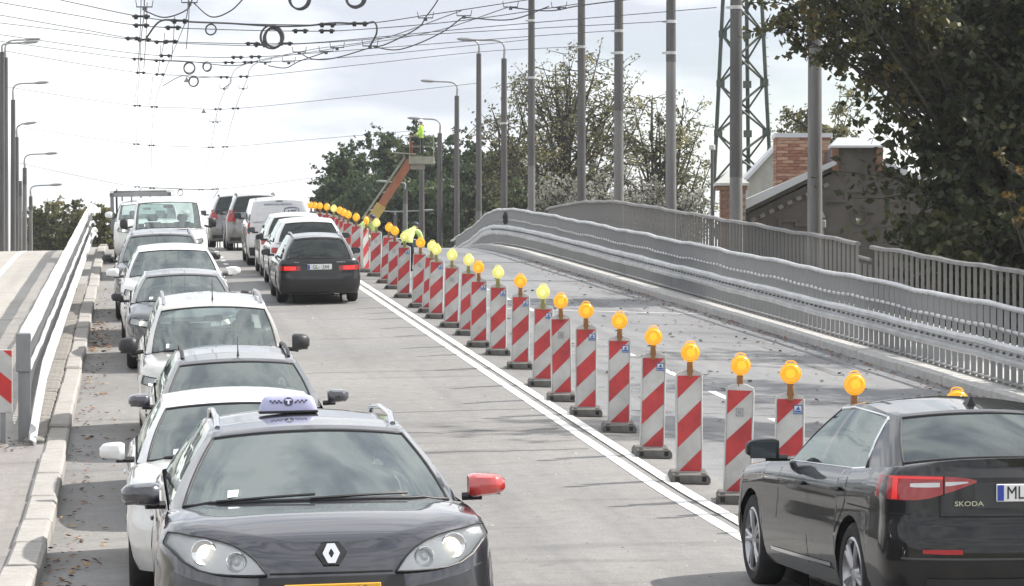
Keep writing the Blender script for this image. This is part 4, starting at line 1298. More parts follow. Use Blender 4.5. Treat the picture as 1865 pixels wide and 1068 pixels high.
# ---- dark saloon
pt_5 = paint_mat('saloon_graphite', (.045, .046, .05), .5, .3)
c = Car(dict(L=4.5, W=1.78, H=1.44, wf=.88, wr=3.5, rw=.315, aC=1.15, aH=1.98, aB=2.4, aQ=3.3, aR=3.4, aT=4.2, kind='sedan', yroof=.56))
r = c.root('saloon_car', 'graphite saloon between the beige car and the white sport utility', 45.6, .85)
DRIVERS.append((c, r, 'driver of the graphite saloon'))
c.make_body(pt_5, r); c.doors(r, pt_5); c.wheels(r); c.interior(r); c.mirrors(r, M_plast, out=.2); c.sticker(r); front_std(c, r, .66)

# ---- white sport utility
c = Car(dict(L=4.65, W=1.86, H=1.62, wf=.88, wr=3.68, rw=.365, arch=.40, aC=1.22, aH=2.0, aB=2.5, aQ=3.5, aR=4.1, aT=4.5, yroof=.60, zf=.92, zcw=1.1, zbelt=1.09, zrear=1.14, fb=.6,
             zs_pts=[(0, .90), (.15, .97), (.4, 1.02), (1.2, 1.07), (1.7, 1.08), (3.4, 1.11), (4.65, 1.14)]))
r = c.root('sport_utility_car', 'white sport utility car with black lower trim in the queue', 51.2, .80)
DRIVERS.append((c, r, 'driver of the white sport utility car'))
c.make_body(WHITE, r); c.doors(r, WHITE); c.wheels(r, style=10); c.interior(r); c.sticker(r); c.mirrors(r, WHITE, out=.22, size=(.22, .14, .16))
front_std(c, r, .80, (.34, .44, .54, .64, .74, .82, .87), drl=True, grille=.30)
c.patch('wheel_arch_trim', [c.t_of_a(a) for a in np.linspace(c.wf + .42, c.wr - .42, 8)], [.24] * 8, [.36] * 8, M_plast, r, off=.01)
c.centre_patch('bumper', .85, .26, .50, M_plast, r, off=.010); c.centre_patch('skid_plate', .45, .24, .33, M_rim, r, off=.02)

# ---- dark grey sport utility
pt_7 = paint_mat('utility_graphite', (.055, .057, .062), .5, .32)
c = Car(dict(L=4.6, W=1.84, H=1.66, wf=.88, wr=3.58, rw=.36, arch=.40, aC=1.15, aH=1.9, aB=2.4, aQ=3.4, aR=4.2, aT=4.45, yroof=.61, zf=.90, zcw=1.08, zbelt=1.08, zrear=1.12,
             zs_pts=[(0, .88), (.15, .95), (.4, 1.0), (1.15, 1.05), (1.7, 1.07), (3.4, 1.10), (4.6, 1.12)]))
r = c.root('sport_utility_car', 'dark grey sport utility car with silver roof rails before the white van', 57.8, .66)
c.make_body(pt_7, r); c.doors(r, pt_7); c.wheels(r); c.interior(r); c.rails(r, M_rim); c.sticker(r); c.mirrors(r, M_plast, out=.22, size=(.22, .14, .17)); front_std(c, r, .80)

# ---- white panel van in the queue
def van(L=4.95, W=1.92, H=1.96, **k):
    d = dict(L=L, W=W, H=H, wf=.92, wr=3.95, rw=.33, arch=.37, aC=.82, aH=1.5, aB=2.1, aQ=3.2, aR=L - .12, aT=L - .03, yroof=W / 2 - .22, zf=.95, zcw=1.2, zbelt=1.2, zrear=1.2, kind='van', crown=.05, fb=.5, rb=.16, topin_r=.03,
             zs_pts=[(0, .98), (.12, 1.05), (.4, 1.12), (.82, 1.16), (1.3, 1.17), (L, 1.18)])
    d.update(k); return Car(d)
c = van()
r = c.root('panel_van', 'white panel van facing us near the crest with black mirrors', 74.0, 1.0, cat='van')
c.make_body(WHITE, r, panel_glass=('rear_window', 'quarter_window')); c.doors(r, WHITE, M_plast); c.wheels(r, dark=True); c.interior(r, rear=False); c.sticker(r, -.6)
c.mirrors(r, M_plast, out=.24, size=(.20, .12, .28), z=1.32); front_std(c, r, .84)
mb = MB(); p = c.lp(.62, .18, c.ztop(.62, .18) + .004); mb.box(p, (.50, .05, .012)); mb.build('bonnet_slot', M_gap, r)

# ---- light truck behind the van with an open tilt frame
c = van(4.9, 1.9, 1.68)
r = c.root('pickup_truck', 'white truck with grey tilt frame half hidden behind the white van', 83.2, .55, cat='truck')
c.make_body(WHITE, r, panel_glass=('rear_window', 'quarter_window')); c.wheels(r, dark=True); c.interior(r, rear=False); c.mirrors(r, WHITE, out=.22, size=(.2, .12, .2), z=1.3); front_std(c, r, .84)
mb = MB()
for x in (-.98, .62):
    for y in (-.2, 2.9): mb = MB(); mb.box((x, y, 1.3), (.09, .09, 1.1)); mb.build('tilt_post', M_galvd, r)
mb = MB()
for y in (-.2, 2.9): mb.box((-.18, y, 1.84), (1.72, .10, .11))
for x in (-.98, .62): mb.box((x, 1.35, 1.84), (.10, 3.2, .11))
for k in range(7): mb.box((-.95 + k * .26, -.24, 1.73), (.05, .05, .14))
mb.build('tilt_frame', M_galvd, r)
mb = MB(); mb.box((-.85, 1.4, 1.5), (.05, 2.9, .9)); mb.build('tarpaulin', principled('tarpaulin_grey', (.08, .085, .09), .8), r)

# ---- cars driving away
def rear_std(c, r, zl, lat=(.52, .60, .68, .76, .83, .87), h=.13, lit=False, text=' ', zp=.80):
    n = len(lat)
    c.patch('tail_light', [c.t_rear(y) for y in lat] + [1.985], [zl] * (n + 1), [zl + h] * (n + 1), M_redlit if lit else M_red, r, off=.008)
    c.centre_patch('bumper', .82, .30, .40, M_plast, r, 'rear', off=.008)
    c.centre_patch('tailgate_gap', .72, .56, .57, M_gap, r, 'rear', off=.004)
    c.plate(r, text, 'rear', zp)
pt_a = paint_mat('estate_dark_green_black', (.012, .013, .014), .1, .35, (.2, .02)); pt_a.node_tree.nodes['Principled BSDF'].inputs['Coat IOR'].default_value = 1.5
c = Car(dict(L=4.6, W=1.72, H=1.44, wf=.9, wr=3.5, rw=.31, aC=1.15, aH=2.0, aB=2.45, aQ=3.45, aR=4.2, aT=4.5, yroof=.555, zrear=.96, zbelt=.94, rb=.3,
             zs_pts=[(0, .70), (.35, .80), (1.15, .88), (1.7, .90), (3.4, .92), (4.6, .93)]))
r = c.root('estate_car', 'black estate car with lit rear lamps driving away uphill', 62.2, 3.92, True)
c.make_body(pt_a, r, back_tint=glassy('smoked_glass', (.12, .13, .14), 1.6, 0, .04)); c.doors(r, pt_a); c.wheels(r, dark=True); c.interior(r); c.rails(r, M_rim); c.mirrors(r, M_plast, out=.2)
lat = (.40, .50, .60, .70, .78, .84)
c.patch('tail_light', [c.t_rear(y) for y in lat] + [1.985], [.70] * 7, [.80] * 7, M_red, r, off=.008)
c.patch('brake_light', [c.t_rear(y) for y in (.50, .58, .66, .74)], [.715] * 4, [.785] * 4, M_redlit, r, off=.014)
c.centre_patch('bumper', .80, .26, .52, M_plast, r, 'rear', off=.012, rows=4); c.plate(r, 'GL-  244', 'rear', .775, w_=.50)
c.centre_patch('third_brake_light', .30, .0, .0, M_red, r, 'rear') if False else None
p = c.skin(c.t_rear(.42), .90, .01); letters(r, 'quattro', .05, M_chrome, (-.44, p.y + .012, .875), sx=1.2)
letters(r, 'Audi', .045, M_chrome, (.47, p.y + .012, .875), sx=1.2)
mb = MB(); G = c.lp(4.58, 0, 1.0); mb.tube([G + Vector((0, .01, -.01)), G + Vector((.42, .0, .05))], .008, 5); mb.build('wiper', M_plast, r)

c = Car(dict(L=4.4, W=1.80, H=1.60, wf=.86, wr=3.5, rw=.34, aC=1.1, aH=1.9, aB=2.35, aQ=3.35, aR=4.0, aT=4.32, yroof=.58, zrear=1.08, zbelt=1.04,
             zs_pts=[(0, .85), (.35, .95), (1.1, 1.0), (1.7, 1.02), (3.4, 1.05), (4.4, 1.06)]))
r = c.root('hatchback_car', 'white crossover right in front of the black estate, driving away', 68.2, 4.08, True)
c.make_body(WHITE, r, back_tint=glassy('smoked_glass', (.12, .13, .14), 1.6, 0, .04)); c.doors(r, WHITE); c.wheels(r); c.interior(r); c.mirrors(r, M_plast, out=.2); rear_std(c, r, .82)
c.centre_patch('roof_spoiler', .1, 1, 1, WHITE, r, 'rear') if False else None
c = Car(dict(L=4.3, W=1.78, H=1.56, wf=.86, wr=3.45, rw=.33, aC=1.1, aH=1.9, aB=2.3, aQ=3.25, aR=3.9, aT=4.2, yroof=.575, zrear=1.06, zbelt=1.02,
             zs_pts=[(0, .82), (.35, .93), (1.1, .98), (1.7, 1.0), (3.4, 1.03), (4.3, 1.04)]))
r = c.root('hatchback_car', 'white hatchback with dark rear glass just behind the white delivery van', 74.0, 4.1, True)
c.make_body(WHITE, r, back_tint=glassy('smoked_glass', (.12, .13, .14), 1.6, 0, .04)); c.doors(r, WHITE); c.wheels(r); c.interior(r); c.mirrors(r, M_plast, out=.2); rear_std(c, r, .80)

c = van(4.4, 1.80, 1.80, aR=4.28, aT=4.37, wr=3.6, wf=.9, yroof=.70)
r = c.root('delivery_van', 'white delivery van with emblem on its closed rear doors', 80.2, 4.02, True, cat='van')
PV = paint_mat('van_white_grey', (.55, .55, .56), 0, .4)
c.make_body(PV, r, panel_glass=('rear_window', 'quarter_window', 'back_glass')); c.doors(r, PV, M_plast); c.wheels(r, dark=True); c.interior(r, rear=False); c.mirrors(r, M_plast, out=.22, size=(.2, .12, .18))
c.patch('tail_light', [c.t_rear(y) for y in (.83, .86, .885)] + [1.98], [.86] * 4, [1.17] * 4, M_red, r, off=.008)
c.centre_patch('bumper', .84, .28, .50, M_plast, r, 'rear', off=.012); c.plate(r, ' ', 'rear', .70)
c.centre_patch('door_gap', .006, .5, 1.17, M_gap, r, 'rear', off=.005)
def on_back(y, z):
    b = (c.aT, abs(y)); h = (z - 1.18) / (c.H - 1.18 - .07); return c.aT + (c.aR - c.aT) * h
navy = principled('van_print', (.07, .08, .16), .5)
for txt, y, z, sz, sx, bold in (('APE', -.30, 1.40, .20, .78, .004), ('REZERVES DAĻU SPECIĀLISTI', .06, 1.63, .058, 1.0, .001)):
    a = on_back(y, z) + .034; o = letters(r, txt, sz, navy, c.lp(a, y, z), sx=sx, bold=bold); o.rotation_euler = (rad(90) + math.atan2(-.09, .6) * -1, 0, math.pi)
mb = MB(); pts = []
for (dy, dz) in ((-.19, -.13), (-.19, .08), (-.17, .125), (0, .15), (.17, .125), (.19, .08), (.19, -.13)):
    pts.append(c.lp(on_back(-.30 + dy, 1.40 + dz) + .034, -.30 + dy, 1.40 + dz))
mb.tube(pts, .012, 5); mb.build('emblem_outline', navy, r)
mb = MB(); a = on_back(0, 1.72) + .036; mb.box(c.lp(a, 0.02, 1.72), (.17, .02, .022)); mb.build('high_brake_light', M_gap, r)
c.antenna(r, .0 + 3.9, .62, .10, .06)

pt_g = paint_mat('utility_silver_grey', (.17, .165, .165), .5, .32)
for i, (u, v, lab, pm) in enumerate(((91.2, 3.85, 'silver grey sport utility car half hidden by the delivery van', pt_g), (97.3, 3.5, 'grey sport utility car farthest up the hill at the crest', paint_mat('utility_mid_grey', (.13, .128, .13), .5, .32)))):
    c = Car(dict(L=4.5, W=1.84, H=1.72, wf=.88, wr=3.55, rw=.36, arch=.40, aC=1.15, aH=1.9, aB=2.4, aQ=3.35, aR=4.2, aT=4.4, yroof=.61, zrear=1.15,
                 zs_pts=[(0, .88), (.35, 1.0), (1.15, 1.05), (1.7, 1.07), (3.4, 1.11), (4.5, 1.14)]))
    r = c.root('sport_utility_car', lab, u, v, True)
    c.make_body(pm, r, back_tint=glassy('smoked_glass', (.12, .13, .14), 1.6, 0, .04)); c.doors(r, pm); c.wheels(r); c.interior(r); c.rails(r, M_plast); c.mirrors(r, M_plast, out=.22, size=(.22, .14, .17))
    rear_std(c, r, .88, (.66, .72, .78, .84, .88), .34)
c = Car(dict(L=4.3, W=1.78, H=1.5))
r = c.root('hatchback_car', 'pale car parked beyond the delineators near the hunched worker', 134, 12.2, True)
c.make_body(paint_mat('pale_silver', (.5, .5, .5), .4, .3), r, back_tint=glassy('smoked_glass', (.12, .13, .14), 1.6, 0, .04)); c.wheels(r); c.interior(r); rear_std(c, r, .85); c.mirrors(r, M_plast)
# ------------------------------------------------------------------ delineator boards
M_dwhite = noisy('delineator_white', (.55, .55, .54), (.40, .395, .385), 3.5, .55, lo=.40, hi=.68, rnd=True)
M_dface = noisy('delineator_face_white', (.52, .515, .50), (.38, .37, .35), 4, .42, lo=.38, hi=.70, rnd=True)
M_dred = noisy('delineator_red', (.52, .045, .048), (.33, .032, .036), 4, .42, lo=.38, hi=.70, rnd=True)
M_foot = noisy('recycled_rubber_foot', (.085, .08, .075), (.15, .145, .135), 9, .9, bump=.4)
M_foot2 = principled('foot_slot', (.02, .02, .02), .9)
M_lampbody = noisy('lamp_body_orange', (.30, .14, .045), (.22, .10, .04), 8, .6)
M_lampyb = noisy('lamp_body_olive', (.30, .27, .08), (.22, .2, .07), 8, .6)
M_amberl = principled('lamp_lens_amber', (.85, .40, .015), .22, 0, .6, (1.0, .48, .02), .26)
M_amberc = principled('lamp_core_amber', (.90, .46, .02), .25, 0, .5, (1.0, .62, .05), .36)
M_yell = principled('lamp_lens_yellow', (.80, .76, .22), .25, 0, .6, (1.0, .92, .28), .18)
M_yellc = principled('lamp_core_yellow', (.85, .82, .35), .25, 0, .5, (1.0, .95, .42), .26)
M_stk = principled('sticker_white', (.6, .62, .64), .5); M_stkb = principled('sticker_blue', (.03, .10, .32), .5)
M_stkg = principled('sticker_grey', (.27, .28, .29), .6)

BW, BH, Z0 = .25, .97, .095
def clip(poly, f):
    out = []
    for i in range(len(poly)):
        p, q = poly[i], poly[(i + 1) % len(poly)]; fp, fq = f(p), f(q)
        if fp >= 0: out.append(p)
        if fp * fq < 0:
            k = fp / (fp - fq); out.append((p[0] + (q[0] - p[0]) * k, p[1] + (q[1] - p[1]) * k))
    return out
mb = MB()
outl = [(-.145, .06), (-.145, .90), (-.125, .97), (-.125 + .04, 1.035), (-.035, 1.07), (.035, 1.07), (.125 - .04, 1.035), (.125, .97), (.145, .90), (.145, .06), (.11, .0), (.04, -.035), (-.04, -.035), (-.11, .0)]
outl = [(-.143, .02), (-.143, .975), (-.128, 1.0), (-.05, 1.03), (.05, 1.03), (.128, 1.0), (.143, .975), (.143, .02), (.125, -.015), (.05, -.045), (-.05, -.045), (-.125, -.015)]
mb.prism([(x, Z0 + z) for x, z in outl], -.028, .028, 'Y')
for sx in (-1, 1): mb.box((sx * .137, 0, Z0 + .495), (.016, .084, .95), bev=.006)
me_board = mb.mesh('board', M_dwhite, smooth=30)
mb = MB(); mb.box((0, 0, Z0 - .07), (.07, .05, .10)); mb.prism([(-.10, .09), (-.05, .055), (.05, .055), (.10, .09), (.05, Z0 - .04), (-.05, Z0 - .04)], -.02, .02, 'Y'); me_neck = mb.mesh('neck', M_dwhite)
mb = MB(); mb.prism([(-BW / 2, Z0), (BW / 2, Z0), (BW / 2, Z0 + BH), (-BW / 2, Z0 + BH)], -.032, -.027, 'Y'); me_face = mb.mesh('face', M_dface)
stripes = []
for (a, b) in ((-.02, .23), (.48, .73), (.98, 1.23)):
    q = [(-BW / 2, Z0 + BH - a), (BW / 2, Z0 + BH - a + .23), (BW / 2, Z0 + BH - b + .23), (-BW / 2, Z0 + BH - b)]
    q = clip(clip(q, lambda p: Z0 + BH - p[1]), lambda p: p[1] - Z0)
    mb = MB(); mb.prism(q, -.0345, -.0315, 'Y'); stripes.append(mb.mesh('stripe', M_dred))
mb = MB()
mb.prism([(-.20, 0), (.20, 0), (.20, .05), (.175, .085), (-.175, .085), (-.20, .05)], -.30, .30, 'Y')
me_foot = mb.mesh('foot', M_foot, smooth=20)
mb = MB()
for sx in (-1, 1): mb.box((sx * .135, -.301, .045), (.045, .006, .05)); mb.box((sx * .135, -.20, .086), (.045, .12, .005))
me_slot = mb.mesh('foot_slot', M_foot2)
# warning lamp: battery stalk, hood ring, faceted lens
def lamp_meshes(body, lens, core, tag_):
    zc = Z0 + 1.03 + .155 + .025
    b = MB(); b.box((0, 0, zc - .155), (.062, .05, .12), bev=.012); b.box((0, 0, zc - .225), (.045, .04, .05)); b.lathe([(.010, -.034), (.010, -.028), (0, -.034)], 8, 'Y', (0, 0, zc - .15))
    me_b = b.mesh('lamp', body, smooth=40)
    l = MB()
    l.lathe([(.088, .03), (.092, .0), (.088, -.03), (.080, -.042), (.072, -.047), (.064, -.044), (.058, -.052), (.048, -.049), (.042, -.057)], 28, 'Y', (0, 0, zc), cap=False)
    l.lathe([(.088, .03), (.06, .042), (0, .045)], 28, 'Y', (0, 0, zc), cap=False)
    me_l = l.mesh('lens', lens, smooth=25)
    k = MB()
    n = 28
    for i in range(n):
        a0, a1 = 2 * math.pi * i / n, 2 * math.pi * (i + 1) / n; am = (a0 + a1) / 2; dz = .006 if i % 2 else 0
        k.add([(0, -.060, zc), (.043 * math.cos(a0), -.056 - dz, zc + .043 * math.sin(a0)), (.043 * math.cos(a1), -.056 + dz - .004, zc + .043 * math.sin(a1))], [(0, 1, 2)])
    me_k = k.mesh('lens_core', core, recalc=False)
    h = MB(); pts = [(.05 * math.cos(a), 0, zc + .088 + .028 * math.sin(a)) for a in np.linspace(0, math.pi, 7)]; h.tube(pts, .006, 5)
    rg = [(.093 * math.cos(a), -.022, zc + .093 * math.sin(a)) for a in np.linspace(0, 2 * math.pi, 25)]; h.tube(rg, .006, 5, cap=False)
    me_h = h.mesh('lamp_ring', lens, smooth=60)
    return me_b, me_l, me_k, me_h
LA = lamp_meshes(M_lampbody, M_amberl, M_amberc, 'a'); LY = lamp_meshes(M_lampyb, M_yell, M_yellc, 'y')
mb = MB(); mb.box((.078, -.0365, Z0 + .875), (.085, .003, .085)); me_stk = mb.mesh('sticker', M_stk)
mb = MB()
for (x, z, w_, h) in ((0, .038, .085, .008), (0, -.038, .085, .008), (-.039, 0, .008, .085), (.039, 0, .008, .085), (0, -.02, .06, .018)): mb.box((.078 + x, -.0385, Z0 + .875 + z), (w_, .002, h))
mb.prism([(.078 - .022, Z0 + .87), (.078 + .022, Z0 + .87), (.078 + .004, Z0 + .905)], -.0395, -.0375, 'Y')
me_stkb = mb.mesh('sticker_print', M_stkb)
mb = MB()
for (x, z, w_, h) in ((0, .034, .075, .007), (0, -.034, .075, .007), (-.034, 0, .007, .075), (.034, 0, .007, .075), (-.012, 0, .008, .044), (.012, 0, .008, .044), (0, 0, .02, .008)): mb.box((x, -.0365, Z0 + .76 + z), (w_, .003, h))
me_logo = mb.mesh('maker_mark', M_stkg)

# (x, height of the lamp centre in the photograph, scale px/m, lamp, mark, lean degrees, turn degrees)
DL = [(1742, 705, 222, 'a', 's', 0, 0), (1555, 700, 206, 'a', 's', 0, 2), (1437, 678, 197, 'a', 's', .5, 0), (1342, 660, 190, 'a', 'h', 1.5, -4), (1255, 636, 179, 'a', '', .3, 0), (1187, 605, 166, 'a', 's', .6, 2),
      (1127, 578, 153, 'a', 's', .4, 0), (1067, 559, 145, 'a', 's', 0, 0), (1023, 541, 137.5, 'a', 'h', -.6, 0), (987, 521, 130, 'y', 's', .8, 0), (947, 509, 121, 'a', 's', .4, 0), (907, 493, 114, 'y', 's', 0, 0),
      (872, 475, 110, 'a', 's', 0, 0), (850, 468, 104, 'y', '', 1.6, 0), (821, 454, 100, 'y', 'h', 1.2, 0), (794, 446, 95.5, 'y', 's', .6, 0), (780, 436, 92.5, 'y', 'h', 3.5, 0), (762, 430, 90, 'a', 'h', 2.2, 0),
      (735, 422, 85, 'y', 's', 1.2, 0), (717, 414, 80.5, 'a', 'h', 1.2, 0), (702, 406.5, 77.5, 'a', 'h', 4, 0), (684, 401.5, 74, 'y', 'h', 1.0, 0), (665, 397, 72, 'a', '', -3, 62), (648, 395, 69.5, 'a', '', .5, 0),
      (632, 390, 67.5, 'a', 'h', 1.5, 0), (624, 382, 65.8, 'a', '', 1.5, 0), (616, 377, 64, 'a', 's', 2, 0), (606, 372, 62.5, 'y', '', 1.5, 0), (594, 370, 61, 'a', '', 1.2, 0), (582, 370, 59.8, 'a', '', .5, 0),
      (574, 369, 58.8, 'a', '', 0, 0), (567, 370, 57.8, 'a', '', 0, 0), (559, 375, 56.8, 'a', '', 0, 0)]
ORD = 'first second third fourth fifth sixth seventh eighth ninth tenth eleventh twelfth thirteenth fourteenth fifteenth sixteenth seventeenth eighteenth nineteenth twentieth twenty-first twenty-second twenty-third twenty-fourth twenty-fifth twenty-sixth twenty-seventh twenty-eighth twenty-ninth thirtieth thirty-first thirty-second thirty-third'.split()
for i, (x, yl, s_, lm, mk, lean, turn) in enumerate(DL):
    d = F_PX / s_; X = (x - CX) / s_
    u, v = uv_of(X, d); p = R(u, v, .0)
    lab = 'red and white delineator board with %s lamp, %s in the row from the camera' % ('amber' if lm == 'a' else 'pale yellow', ORD[i])
    if turn > 40: lab = 'delineator board turned edge-on to the road, amber lamp, leaning'
    t = thing('delineator', lab, 'delineator', p, (math.atan(slope(u)), 0, rad(turn)), 'delineators closing the right lane')
    link('foot', me_foot, t); ft = t.children[0]; link('foot_slot', me_slot, ft)
    bd = link('board', me_board, t); bd.scale = (.94, 1, 1); bd.rotation_euler = (rad(random.uniform(-2, 2)) - math.atan(slope(u)), rad(lean + random.uniform(-.5, .5)), rad(random.uniform(-5, 5)))
    nk = link('neck', me_neck, t)
    link('face', me_face, bd)
    for m_ in stripes: link('stripe', m_, bd)
    if mk == 's': link('sticker', me_stk, bd); link('sticker_print', me_stkb, bd)
    elif mk == 'h': link('maker_mark', me_logo, bd)
    L_ = LA if lm == 'a' else LY
    lp_ = link('lamp', L_[0], t); lp_.rotation_euler = (0, rad(lean), rad(random.uniform(-14, 14)))
    for nm, m_ in zip(('lens', 'lens_core', 'lamp_ring'), L_[1:]): link(nm, m_, lp_)

# red and white board on its own post at left edge
t = thing('warning_board', 'red and white warning board on a grey post at left edge', 'sign', (P(-14, 700, 34.2).x, 34.2, prof(34.2) + .02))
w_, h_ = .46, .72; zb = .40
mb = MB(); mb.box((0, 0, zb + h_ / 2), (w_, .02, h_), bev=.008); mb.build('board', M_dface, t, smooth=30)
for (a, b) in ((-.16, .09), (.36, .62), (.86, 1.1)):
    q = [(w_ / 2, zb + h_ - a - .0), (-w_ / 2, zb + h_ - a + .36), (-w_ / 2, zb + h_ - b + .36), (w_ / 2, zb + h_ - b)]
    q = clip(clip(q, lambda p: zb + h_ - .01 - p[1]), lambda p: p[1] - zb - .01)
    if len(q) > 2:
        mb = MB(); mb.prism([(x * .96, z) for x, z in q], -.014, -.010, 'Y'); mb.build('stripe', noisy('warning_red', (.60, .03, .03), (.48, .025, .025), 4, .4), t)
mb = MB(); mb.box((.12, .025, .30), (.06, .04, .8)); mb.build('post', M_galvd, t)
# ------------------------------------------------------------------ poles and lamps
def pole_d(x, v): return v / (CT * (x - CX) / F_PX + ST)
def pole(x, v, top_y=None, top_z=None, arm=None, r0=.17, label='', base=None, dark=.5, bands=(), group='poles', name='pole', arms2=None):
    d = pole_d(x, v); X = (x - CX) * d / F_PX
    zt = ZC - (top_y - CY) * d / F_PX if top_y is not None else top_z
    zb = base if base is not None else -.1
    t = thing(name, label, 'pole', (X, d, zb), (0, 0, 0), group)
    H = zt - zb; split = H * dark
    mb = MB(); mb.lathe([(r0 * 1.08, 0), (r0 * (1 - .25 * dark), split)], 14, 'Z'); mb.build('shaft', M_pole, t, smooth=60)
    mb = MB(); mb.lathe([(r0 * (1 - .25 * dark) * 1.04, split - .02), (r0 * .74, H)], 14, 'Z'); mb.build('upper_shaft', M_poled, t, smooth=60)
    for by in bands:
        zz = ZC - (by - CY) * d / F_PX - zb
        mb = MB(); rr = r0 * (1 - .28 * zz / H) + .012; mb.lathe([(rr, zz - .05), (rr + .015, zz - .05), (rr + .015, zz + .05), (rr, zz + .05)], 14, 'Z', cap=False); mb.box((-rr - .05, 0, zz), (.14, .05, .06)); mb.build('clamp_band', M_galv, t)
    for (tx, ty) in ([arm] if arm else []) + (arms2 or []):
        tip = Vector(((tx - CX) * d / F_PX - X, 0, ZC - (ty - CY) * d / F_PX - zb))
        n0 = Vector((0, 0, H)); sgx = 1 if tip.x > 0 else -1
        bend = Vector((sgx * min(.28, abs(tip.x) * .25), 0, tip.z - (.10 if abs(tip.x) > 1 else .05)))
        pts = catmull([n0, Vector((sgx * .0, 0, H + (tip.z - H) * .62)), bend, bend + (tip - bend) * .45, tip - (tip - bend) * .18], 5)
        mb = MB(); mb.tube(pts, [.055] * 4 + [.042] * (len(pts) - 4), 8); mb.build('lamp_arm', M_steel, t, smooth=60)
        hd = MB(); a = tip - (tip - bend).normalized() * .75; 
        hd.tube([a, a + (tip - a) * .3, a + (tip - a) * .8, tip], [.045, .085, .075, .03], 8)
        o = hd.build('lamp_head', M_steel, t, smooth=60)
    return t
RV = 17.3
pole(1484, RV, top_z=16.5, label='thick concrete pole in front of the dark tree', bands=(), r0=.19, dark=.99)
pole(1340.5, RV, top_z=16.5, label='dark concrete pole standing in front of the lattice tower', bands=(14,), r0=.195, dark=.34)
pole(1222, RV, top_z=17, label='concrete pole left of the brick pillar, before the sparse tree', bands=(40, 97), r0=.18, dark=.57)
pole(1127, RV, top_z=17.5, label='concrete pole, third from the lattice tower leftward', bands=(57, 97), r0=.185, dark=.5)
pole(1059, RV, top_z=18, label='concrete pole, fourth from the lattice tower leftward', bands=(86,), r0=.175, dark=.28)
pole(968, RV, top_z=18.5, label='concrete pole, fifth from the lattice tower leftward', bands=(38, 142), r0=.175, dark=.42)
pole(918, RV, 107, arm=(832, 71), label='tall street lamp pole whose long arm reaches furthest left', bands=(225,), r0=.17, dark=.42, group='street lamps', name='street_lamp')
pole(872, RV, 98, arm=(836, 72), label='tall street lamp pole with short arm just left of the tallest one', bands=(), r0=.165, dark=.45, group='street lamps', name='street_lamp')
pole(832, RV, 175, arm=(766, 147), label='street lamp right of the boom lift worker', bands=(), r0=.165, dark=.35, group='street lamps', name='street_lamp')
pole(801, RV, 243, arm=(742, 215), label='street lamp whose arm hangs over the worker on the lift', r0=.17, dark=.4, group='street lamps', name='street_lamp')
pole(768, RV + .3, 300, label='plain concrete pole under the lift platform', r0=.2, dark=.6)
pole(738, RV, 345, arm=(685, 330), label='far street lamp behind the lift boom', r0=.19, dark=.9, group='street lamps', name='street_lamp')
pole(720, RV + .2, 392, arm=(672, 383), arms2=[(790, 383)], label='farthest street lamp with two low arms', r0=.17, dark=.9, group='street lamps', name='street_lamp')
LVp = -6.0
pole(4, LVp, 95, arm=(70, 76), label='street lamp at the left edge of the picture, tallest', r0=.16, dark=.3, group='street lamps', name='street_lamp')
pole(10, LVp - .2, 105, arm=(74, 71), label='second street lamp beside the left edge', r0=.165, dark=.3, group='street lamps', name='street_lamp')
pole(24, LVp, 182, arm=(89, 150), label='third street lamp from the left edge', r0=.16, dark=.35, group='street lamps', name='street_lamp')
pole(31, LVp - .1, 250, arm=(67, 223), label='fourth street lamp from the left edge', r0=.13, dark=.35, group='street lamps', name='street_lamp')
pole(45, LVp, 306, arm=(105, 279), label='fifth street lamp from the left edge', r0=.16, dark=.9, group='street lamps', name='street_lamp')
pole(56, LVp, 358, arm=(113, 336), label='sixth and lowest street lamp from the left edge', r0=.15, dark=.9, group='street lamps', name='street_lamp')
for i, (x, tp) in enumerate(((70, 395), (37, 330))):
    pole(x, LVp - .4, tp, label=('short grey pole among the left trees' if i == 0 else 'grey pole between the left street lamps'), r0=.14, dark=.9)

# ------------------------------------------------------------------ overhead wires
def wire(name, pts3, r, label, cat='wire', group=None, n=6, smooth_=8):
    c_ = Vector(pts3[0]); mb = MB(); P3 = catmull(pts3, smooth_) if len(pts3) > 2 else [Vector(p) for p in pts3]
    mb.tube(P3, r, n, cap=True); o = mb.build(name, M_wire, None, smooth=80)
    return tag(o, label, cat, group)
SP = [  # picture points of each cross-span, distance, insulator x positions
    ([(90, -4), (257, 31), (345, 40), (500, 45), (655, 44), (790, 26), (1000, -6)], 58, [257, 327, 596, 655]),
    ([(-10, 3), (130, 27), (257, 47), (400, 54), (547, 57), (640, 55), (840, 38), (1062, 6)], 63, [257, 315, 547, 595]),
    ([(-10, 26), (150, 54), (262, 73), (400, 79), (500, 80), (600, 76), (900, 48), (1305, 14)], 70, [241, 262, 311, 460, 520]),
    ([(-10, 41), (150, 60), (262, 75), (400, 82), (480, 83), (620, 76), (800, 62), (1216, 39)], 76, [293, 474]),
    ([(-10, 62), (130, 82), (250, 98), (330, 103), (465, 104), (700, 87), (960, 67), (1120, 56)], 84, [301, 432, 465]),
    ([(-10, 74), (130, 93), (251, 108), (340, 113), (452, 114), (640, 104), (870, 82), (968, 72)], 92, [251, 291, 417, 452]),
    ([(8, 93), (130, 114), (256, 133), (340, 138), (444, 140), (640, 120), (872, 95), (1055, 85)], 104, [256, 291, 408, 444]),
    ([(10, 158), (130, 177), (250, 193), (340, 197), (429, 198), (640, 177), (868, 152)], 128, [250, 281, 397, 429]),
    ([(30, 230), (130, 246), (248, 263), (330, 267), (410, 268), (560, 255), (760, 238)], 152, [248, 276, 384, 410]),
    ([(30, 296), (130, 318), (250, 341), (330, 345), (391, 345), (480, 336), (600, 320)], 176, [250, 277, 366, 391])]
